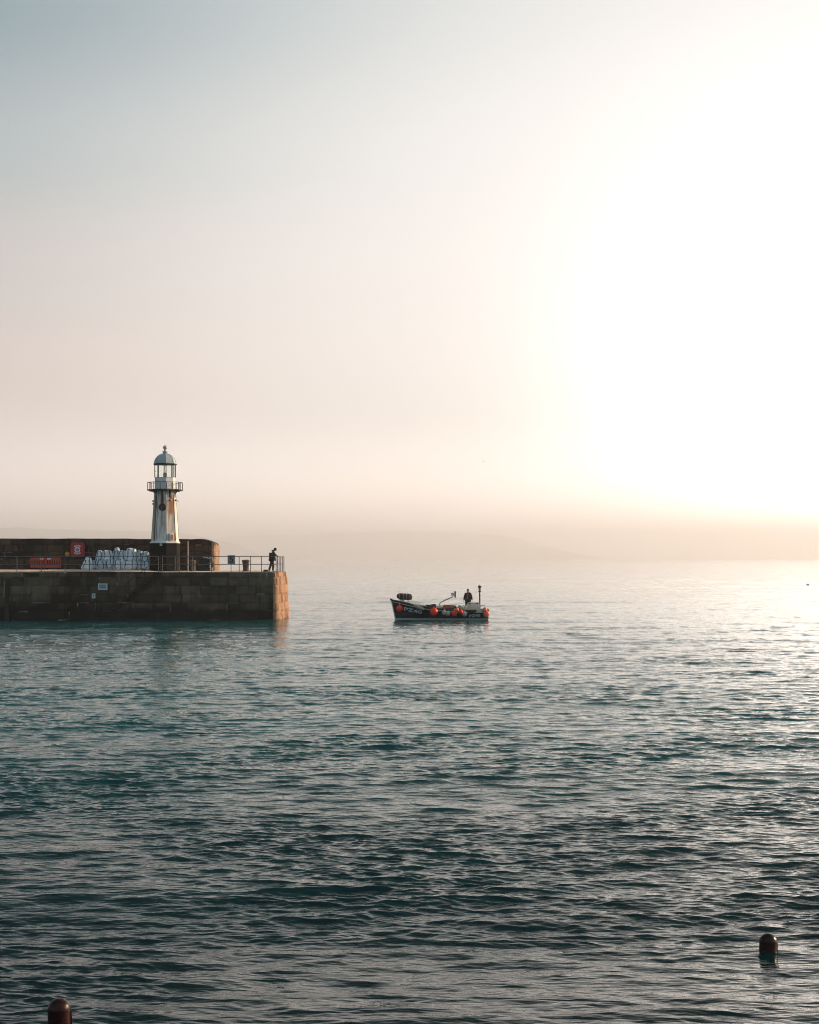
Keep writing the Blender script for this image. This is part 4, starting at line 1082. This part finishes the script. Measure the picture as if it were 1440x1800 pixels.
# mast with lights and aerial
mst = MB().tube([(bx(843.7), .05, .45), (bx(843.5), .05, bz(1030))], .045, 8).build('mast', m_iron, boat)
for py, r, hh in ((1031, .085, .13), (1034.5, .07, .05), (1036.3, .10, .04), (1039, .075, .10), (1046, .045, .12), (1053, .045, .10)):
    MB().lathe([(r*1.35, bz(py)-hh/2), (r*1.35, bz(py)+hh/2)], 12, c=(bx(843.5), .05, 0)).build('mast_light', m_black if py != 1036.3 else m_pale, mst)
MB().tube([(bx(841), .05, bz(1036)), (bx(846.5), .05, bz(1036))], .018, 6).build('crosstree', m_iron, mst)
MB().tube([(bx(843), .05, bz(1030)), (bx(843), .05, bz(1027))], .02, 6).build('aerial', m_iron, mst)
MB().tube([(bx(841.5), .05, bz(1031)), (bx(841.5), .05, bz(1028))], .02, 6).build('aerial', m_iron, mst)
# pot hauler arm with a flat lamp head
ha = MB().tube([(bx(773), -.3, .45), (bx(773), -.3, bz(1060.5)), (bx(775), -.3, bz(1058)), (bx(794.5), -.25, bz(1048.8)), (bx(797), -.25, bz(1047.8))], .03, 8).build('hauler_arm', m_black, boat, smooth=True)
MB().box((bx(800), -.25, bz(1044)), (.11,.36,11/SB), bev=.02).build('hauler_plate', m_rail, ha)
MB().box((bx(795.6), -.30, bz(1043.8)), (.17,.2,.20), bev=.02).build('lamp_body', m_iron, ha)
MB().box((bx(795.4), -.41, bz(1043.8)), (.11,.03,.12), bev=.01).build('lamp_face', m_lab, ha)
MB().tube([(bx(791.5), -.28, bz(1042)), (bx(798), -.28, bz(1041.5))], .014, 6).build('lamp_bracket', m_iron, ha)
# bow: rolled net bundle on two posts with an aerial
pts = []; nu, nv = 26, 24
for j in range(nv):
    f = j/(nv-1)
    for i in range(nu):
        a = 2*PI*i/nu; r = .23*(1-abs(2*f-1)**7)**.5*(1+.12*fbm(f*8, math.cos(a)*2, math.sin(a)*2))*(1 if f > .15 else .85); r = max(r, .01)
        pts.append((bx(697.2)+f*28/SB, r*1.0*math.cos(a), bz(1047.3)-.07*f+r*math.sin(a)))
mb = MB().grid([(p[0], p[1], p[2]) for p in pts], nu, nv, wrap=True)
m_nb = mat('brown_net', (.055,.034,.028), .9, var=.6, scale=22, bump=.03, bscale=22)
nb = mb.build('net_bundle', m_nb, boat, smooth=True)
for f in (.2, .42, .62, .84): MB().tube([(bx(697.2)+f*28/SB, .235*math.cos(a*PI/10), bz(1047.3)-.07*f+.235*math.sin(a*PI/10)) for a in range(21)], .012, 5).build('lashing', m_rope, nb)
for px, py in ((708.3, 1058), (717.5, 1060.5)):
    for s in (-.22, .22): MB().tube([(bx(px), s, bz(py)-.1), (bx(px), s*.7, bz(1051))], .028, 6).build('net_stand', m_iron, boat)
MB().box((bx(707), -.05, bz(1055.3)), (.36,.3,.15), bev=.03).build('hatch_cover', m_cream, boat)
MB().tube([(bx(701.5), -.1, bz(1056)), (bx(701.8), -.1, bz(1029.5))], .012, 6).build('whip_aerial', m_rail, boat)
# long pale fender lying over the side, oars, boxes amidships
def capsule(nm, a, c, r, m_, par_, n=10):
    a, c = Vector(a), Vector(c); d = (c-a); k = 8; pp = []; rs = []
    for i in range(k+1):
        f = i/k; pp.append(a+d*(.5-.5*math.cos(PI*f))); rs.append(max(.012, r*math.sin(PI*f)**.6))
    return MB().tube(pp, rs, n).build(nm, m_, par_, smooth=True)
m_gg = mat('grey_green_fender', (.30,.33,.28), .6, var=.25, scale=9)
capsule('side_fender', (bx(726), -(hull_y(1.5, 1.1)+.06), bz(1062.5)), (bx(746.2), -(hull_y(2.3, .95)+.10), bz(1070)), .13, m_gg, boat)
for dy, dz in ((0, 0), (.1, .03)): MB().tube([(bx(722), -.55+dy, bz(1060.5)+dz), (bx(750), -.85+dy, bz(1064.3)+dz)], .03, 6).build('oar', m_cream, boat)
m_dg = mat('dark_green_crate', (.02,.035,.03), .7, var=.3); m_orw = mat('fish_box_orange', (.50,.18,.07), .55, var=.35, scale=8)
for px, py, w_, h_, mm2 in ((753,1064,9,4.5,m_dg), (762,1063.3,8,5,m_net), (770,1066.5,7,6,m_cream)):
    MB().box((bx(px), -.6, bz(py)-.05), (w_/SB,.5,h_/SB+.1), bev=.02).build('gear_box', mm2, boat)
for k, (px, z0) in enumerate(((787, .55), (787.5, .80), (788, .98))):
    mb = MB().box((bx(px), -.35, z0), (19/SB,.55,.20), bev=.015); mb.box((bx(px), -.35, z0+.10), (20/SB,.6,.03), bev=.008)
    mb.build('fish_box', m_orw if k != 1 else mat('fish_box_maroon', (.16,.05,.05), .6, var=.3), boat)
for px in (781.5, 784): MB().tube([(bx(px), -.75, .6), (bx(px), -.75, bz(1061.5))], .035, 8).build('wooden_post', m_orw, boat)
MB().tube([(bx(780), -.70, bz(1062.5)), (bx(801), -.7, bz(1063.5))], .02, 6).build('cross_rail', m_wood, boat)
for px, py, w_, h_, mm2, yy in ((777,1067,6,4,m_cream,-.2), (805,1069,7,5,m_net,-.3), (812,1068.5,6,4.5,m_cream,-.1), (741,1064,8,3.5,m_orw,-.2), (800,1066.5,5,3,m_dg,.2)):
    MB().box((bx(px), yy, bz(py)-.05), (w_/SB,.4,h_/SB+.1), rz=.3*yy, bev=.02).build('gear_box', mm2, boat)
MB().tube([(bx(765), -.2, bz(1064)), (bx(806), -.1, bz(1061.3))], .018, 6).build('boat_hook', m_cream, boat)
MB().tube([(bx(808), -.5, bz(1069)), (bx(815), -.4, bz(1063.5)), (bx(819), -.4, bz(1066))], .022, 6).build('hose', m_iron, boat)
MB().tube([(bx(717.5), -.1, bz(1052)), (bx(746), -.3, bz(1063))], .010, 5).build('stay', m_rope, boat)
mb = MB()
for i in range(9):
    q = i/8*PI*1.6; mb.ball((bx(806)+.10*math.cos(q)+i*.03, -.6, bz(1066)+.08*math.sin(q)), .10, 8, (1,.8,.7))
mb.build('rope_coil', m_pale, boat, smooth=True)
capsule('side_fender', (bx(815), -.9, bz(1068)), (bx(819), -.85, bz(1064)), .08, m_pale, boat)

# ------------------------------------------------------------------ buoys hung along the hull (each a thing of its own)
m_or = mat('buoy_orange', (1.0,.06,.012), .6, var=.12, scale=7); m_pk = mat('buoy_faded', (1.0,.20,.12), .6, var=.15, scale=7); m_wb = mat('buoy_white', (.42,.40,.40), .5, var=.2, scale=9)
BLOC = Vector(boat.location)
def buoy(px, py, rx, rz_, m_, label, grp, lift=.0, eye=True):
    r = rx*1.07/SB; x = bx(px); z = bz(py); xs0 = x-(stem_x(z)*max(0, 1-x/1.5)); y = -(hull_y(min(6.8, max(.1, xs0)), min(z, sheer(x)))+r*.92)-lift
    c = BLOC+Vector((x, y, z)); k = rz_/rx
    e = empty('buoy', (c.x, c.y, c.z-r*k), label, 'buoy', grp)
    mb = MB(); prof = [(.004, 0)]
    for i in range(1, 18):
        a = PI*i/18; prof.append((r*math.sin(a), r*k*(1-math.cos(a))))
    mb.lathe(prof+[(r*.22, 2*r*k), (r*.18, 2*r*k+r*.22), (.01, 2*r*k+r*.24)], 26); mb.build('ball', m_, e, smooth=True)
    if eye:
        top = 2*r*k+r*.2; zt = sheer(min(6.8, max(0,x)))-(z-r*k)
        MB().tube([(0,0,top-.02), (0,.03,max(top+.03, zt*.9)), (0, r*.95+lift+.03, max(top+.05, zt+.06))], .013, 6).build('lanyard', m_rope, e)
    return e
GO, GW = 'orange buoys hung along the boat', 'white buoys hung along the boat'
buoy(702.6,1068.8,5.3,5.5,m_or,'bright orange buoy at the bow, left of the first PZ40 lettering',GO)
buoy(762.3,1073.4,6.6,6.6,m_or,'largest bright orange buoy hanging amidships',GO)
buoy(780.3,1075.2,4.1,4.2,m_wb,'white buoy just right of the big orange one, left of the white pair',GW)
buoy(787.0,1076.6,3.8,4.0,m_wb,'white buoy partly behind, right of the white pair',GW,-.05)
buoy(797.9,1076.0,4.1,5.2,m_or,'oval red-orange buoy hanging lowest between the white buoys',GO)
buoy(802.3,1070.2,3.6,3.6,m_pk,'small orange buoy sitting above the oval one at the gunwale',GO,.06)
buoy(809.6,1073.8,3.6,3.6,m_or,'small orange buoy between the oval one and the rightmost white buoy',GO,.05)
buoy(815.6,1077.6,4.0,4.2,m_wb,'white buoy left of the stern lettering',GW)
buoy(851.2,1070.2,3.7,3.9,m_pk,'faded pink-orange buoy on top at the stern corner',GO,.05)
buoy(854.0,1077.6,5.2,5.6,m_pk,'large faded pink-orange buoy low at the stern corner',GO,.08)

# helmsman
m_bib = mat('orange_bib', (.62,.24,.03), .6, var=.3, scale=9); m_nav = mat('dark_navy_jacket', (.012,.014,.020), .8, var=.3, bump=.01, bscale=9)
HX = BLOC.x+bx(823.3); hz = BLOC.z+.45
J = {'pelvis':(.0,0,.98),'waist':(.0,0,1.13),'chest':(.0,0,1.38),'neck0':(-.0,0,1.52),'neck1':(-.005,-.01,1.58),'head':(-.01,-.02,1.68),
     'shL':(-.18,-.02,1.45),'elL':(-.26,-.05,1.18),'wrL':(-.30,-.16,.96),'shR':(.18,.0,1.45),'elR':(.26,-.03,1.18),'wrR':(.30,-.08,.99),
     'hipL':(-.10,0,.90),'knL':(-.11,-.02,.49),'anL':(-.12,.02,.09),'toL':(-.14,-.14,.045),'hipR':(.10,0,.90),'knR':(.11,-.02,.49),'anR':(.12,.02,.09),'toR':(.15,-.14,.045),
     'handL':(-.15,-.3,-1),'handR':(.1,-.2,-1),'palmL':(1,0,0),'palmR':(-1,0,0)}
hm_ = person('man in a dark hooded coat over an orange bib standing at the boat\'s stern console', 'person', (HX, BY+.45, hz), J, {'jacket': m_nav, 'trousers': m_trs, 'boots': m_boot, 'hood': True, 'bulk': 1.35}, face=(-.5,-1,0), hat=m_hatk)
mb = MB(); pts = []
for j in range(12):
    for i in range(9):
        u = (i-4)/4; f = j/11; z = 1.0+.40*f; wv = .115*(1-.45*f); pts.append((u*wv-.03, -(.168-.03*u*u)*(1-.12*(f-.5)**2)-.0, z))
mb.grid(pts, 9, 12); q = MB().add([(x, y, z) for x, y, z in mb.v]+[(x, y+.03, z) for x, y, z in mb.v], mb.f+[tuple(i+len(mb.v) for i in f)[::-1] for f in mb.f])
q.build('bib', m_bib, hm_, smooth=True)

# ------------------------------------------------------------------ marker buoys in the foreground
m_mb = mat('marker_red', (.024,.0012,.0008), .3, var=.5, scale=8, bump=.004, bscale=40, spec=.3)
def marker(px, wy, pw, h, label, lean):
    D = CAM_H*FPX/(wy-982)
    for _ in range(6): D = (CAM_H-water_z((px-720)/FPX*D, D-.12))*FPX/(wy-982)
    X = (px-720)/FPX*D; r = pw/2/FPX*D
    e = empty('marker_buoy', (X, D, water_z(X, D-.12)), label, 'buoy', 'red marker buoys in the foreground'); e.rotation_euler = (R(lean[0]), R(lean[1]), 0)
    prof = [(r*.5, -.25), (r*.92, -.22), (r, -.15), (r, .0)]
    zc = h-r*.98
    n = int(zc/.018)
    for i in range(n): z = zc*i/n; prof += [(r, z), (r*.985, z+.009)]
    for i in range(13):
        a = i/12*PI/2; prof.append((max(.004, r*math.cos(a)), zc+r*.98*math.sin(a)))
    MB().lathe(prof, 40).build('body', m_mb, e, auto=60)
    MB().tube([(r*1.0, 0, zc-.01), (r*1.03, 0, zc*.6), (r*1.02, 0, zc*.2), (r*1.1, -.02, -.1)], .008, 6).build('seam', m_mb, e)
    MB().tube([(0,0,-.2), (.05,.02,-.6), (0,0,-1.2)], .01, 6).build('mooring_line', m_rope, e)
marker(1350.3, 1671, 31, 31*CAM_H/689*1.0, 'small dark red domed buoy at the lower right of the picture', (0, 2))
marker(105.3, 1815, 40.5, .315, 'small dark red domed buoy at the bottom left picture edge', (0, -2))
# far pair of floats and a gull
Df = CAM_H*FPX/(1028.5-982)
ff = empty('float', ((1420.3-720)/FPX*Df, Df, .0), 'tiny dark pair of fishing floats far out on the right', 'float')
for s in (-1, 1): MB().ball((s*.11, 0, .10), .12, 10, (.85,1,1.2)).build('ball', m_iron, ff, smooth=True)
MB().tube([(-.11,0,.05), (.11,0,.05)], .02, 6).build('rope', m_rope, ff)
Dg = 260.0; g0 = P(849.3, 811.5, Dg)
gu = empty('gull', g0, 'tiny grey gull flying in the bright sky above the boat', 'bird')
m_gull = mat('gull_feathers', (.7,.69,.68), .8)
gu.scale = (.6,.6,.6)
body_ = skinned([(-.22,0,0), (-.08,0,.02), (.08,0,.02), (.20,0,.05), (.28,0,.05)], [(0,1),(1,2),(2,3),(3,4)], [.02,.07,.08,.05,.01], 2)
body_.build('body', m_gull, gu, smooth=True)
for s in (-1, 1):
    MB().add([(.10,s*.03,.04), (-.10,s*.03,.04), (-.06,s*.32,.22), (.10,s*.32,.24), (-.06,s*.66,.12), (-.02,s*.68,.13), (.10,s*.03,.06), (-.10,s*.03,.055), (-.06,s*.32,.235), (.10,s*.32,.26), (-.06,s*.66,.125), (-.02,s*.68,.14)],
       [(0,1,2,3), (3,2,4,5), (6,9,8,7), (9,11,10,8), (0,3,9,6), (3,5,11,9), (1,7,8,2), (2,8,10,4), (4,10,11,5)]).build('wing', m_gull, gu)

# ------------------------------------------------------------------ haze
m_haze = bpy.data.materials.new('haze_air'); m_haze.use_nodes = True
t = m_haze.node_tree; t.nodes.clear()
pv = t.nodes.new('ShaderNodeVolumePrincipled'); pv.inputs['Color'].default_value = (.98,.965,1.0,1); pv.inputs['Density'].default_value = 2.1e-4; pv.inputs['Anisotropy'].default_value = .42
ou = t.nodes.new('ShaderNodeOutputMaterial'); t.links.new(pv.outputs[0], ou.inputs['Volume'])
hz_ = MB().box((0, 0, 182), (42000, 41600, 372)).build('haze', m_haze); hz_['kind'] = 'stuff'; hz_['label'] = 'pale sea haze filling the air over the bay'; hz_['category'] = 'haze'
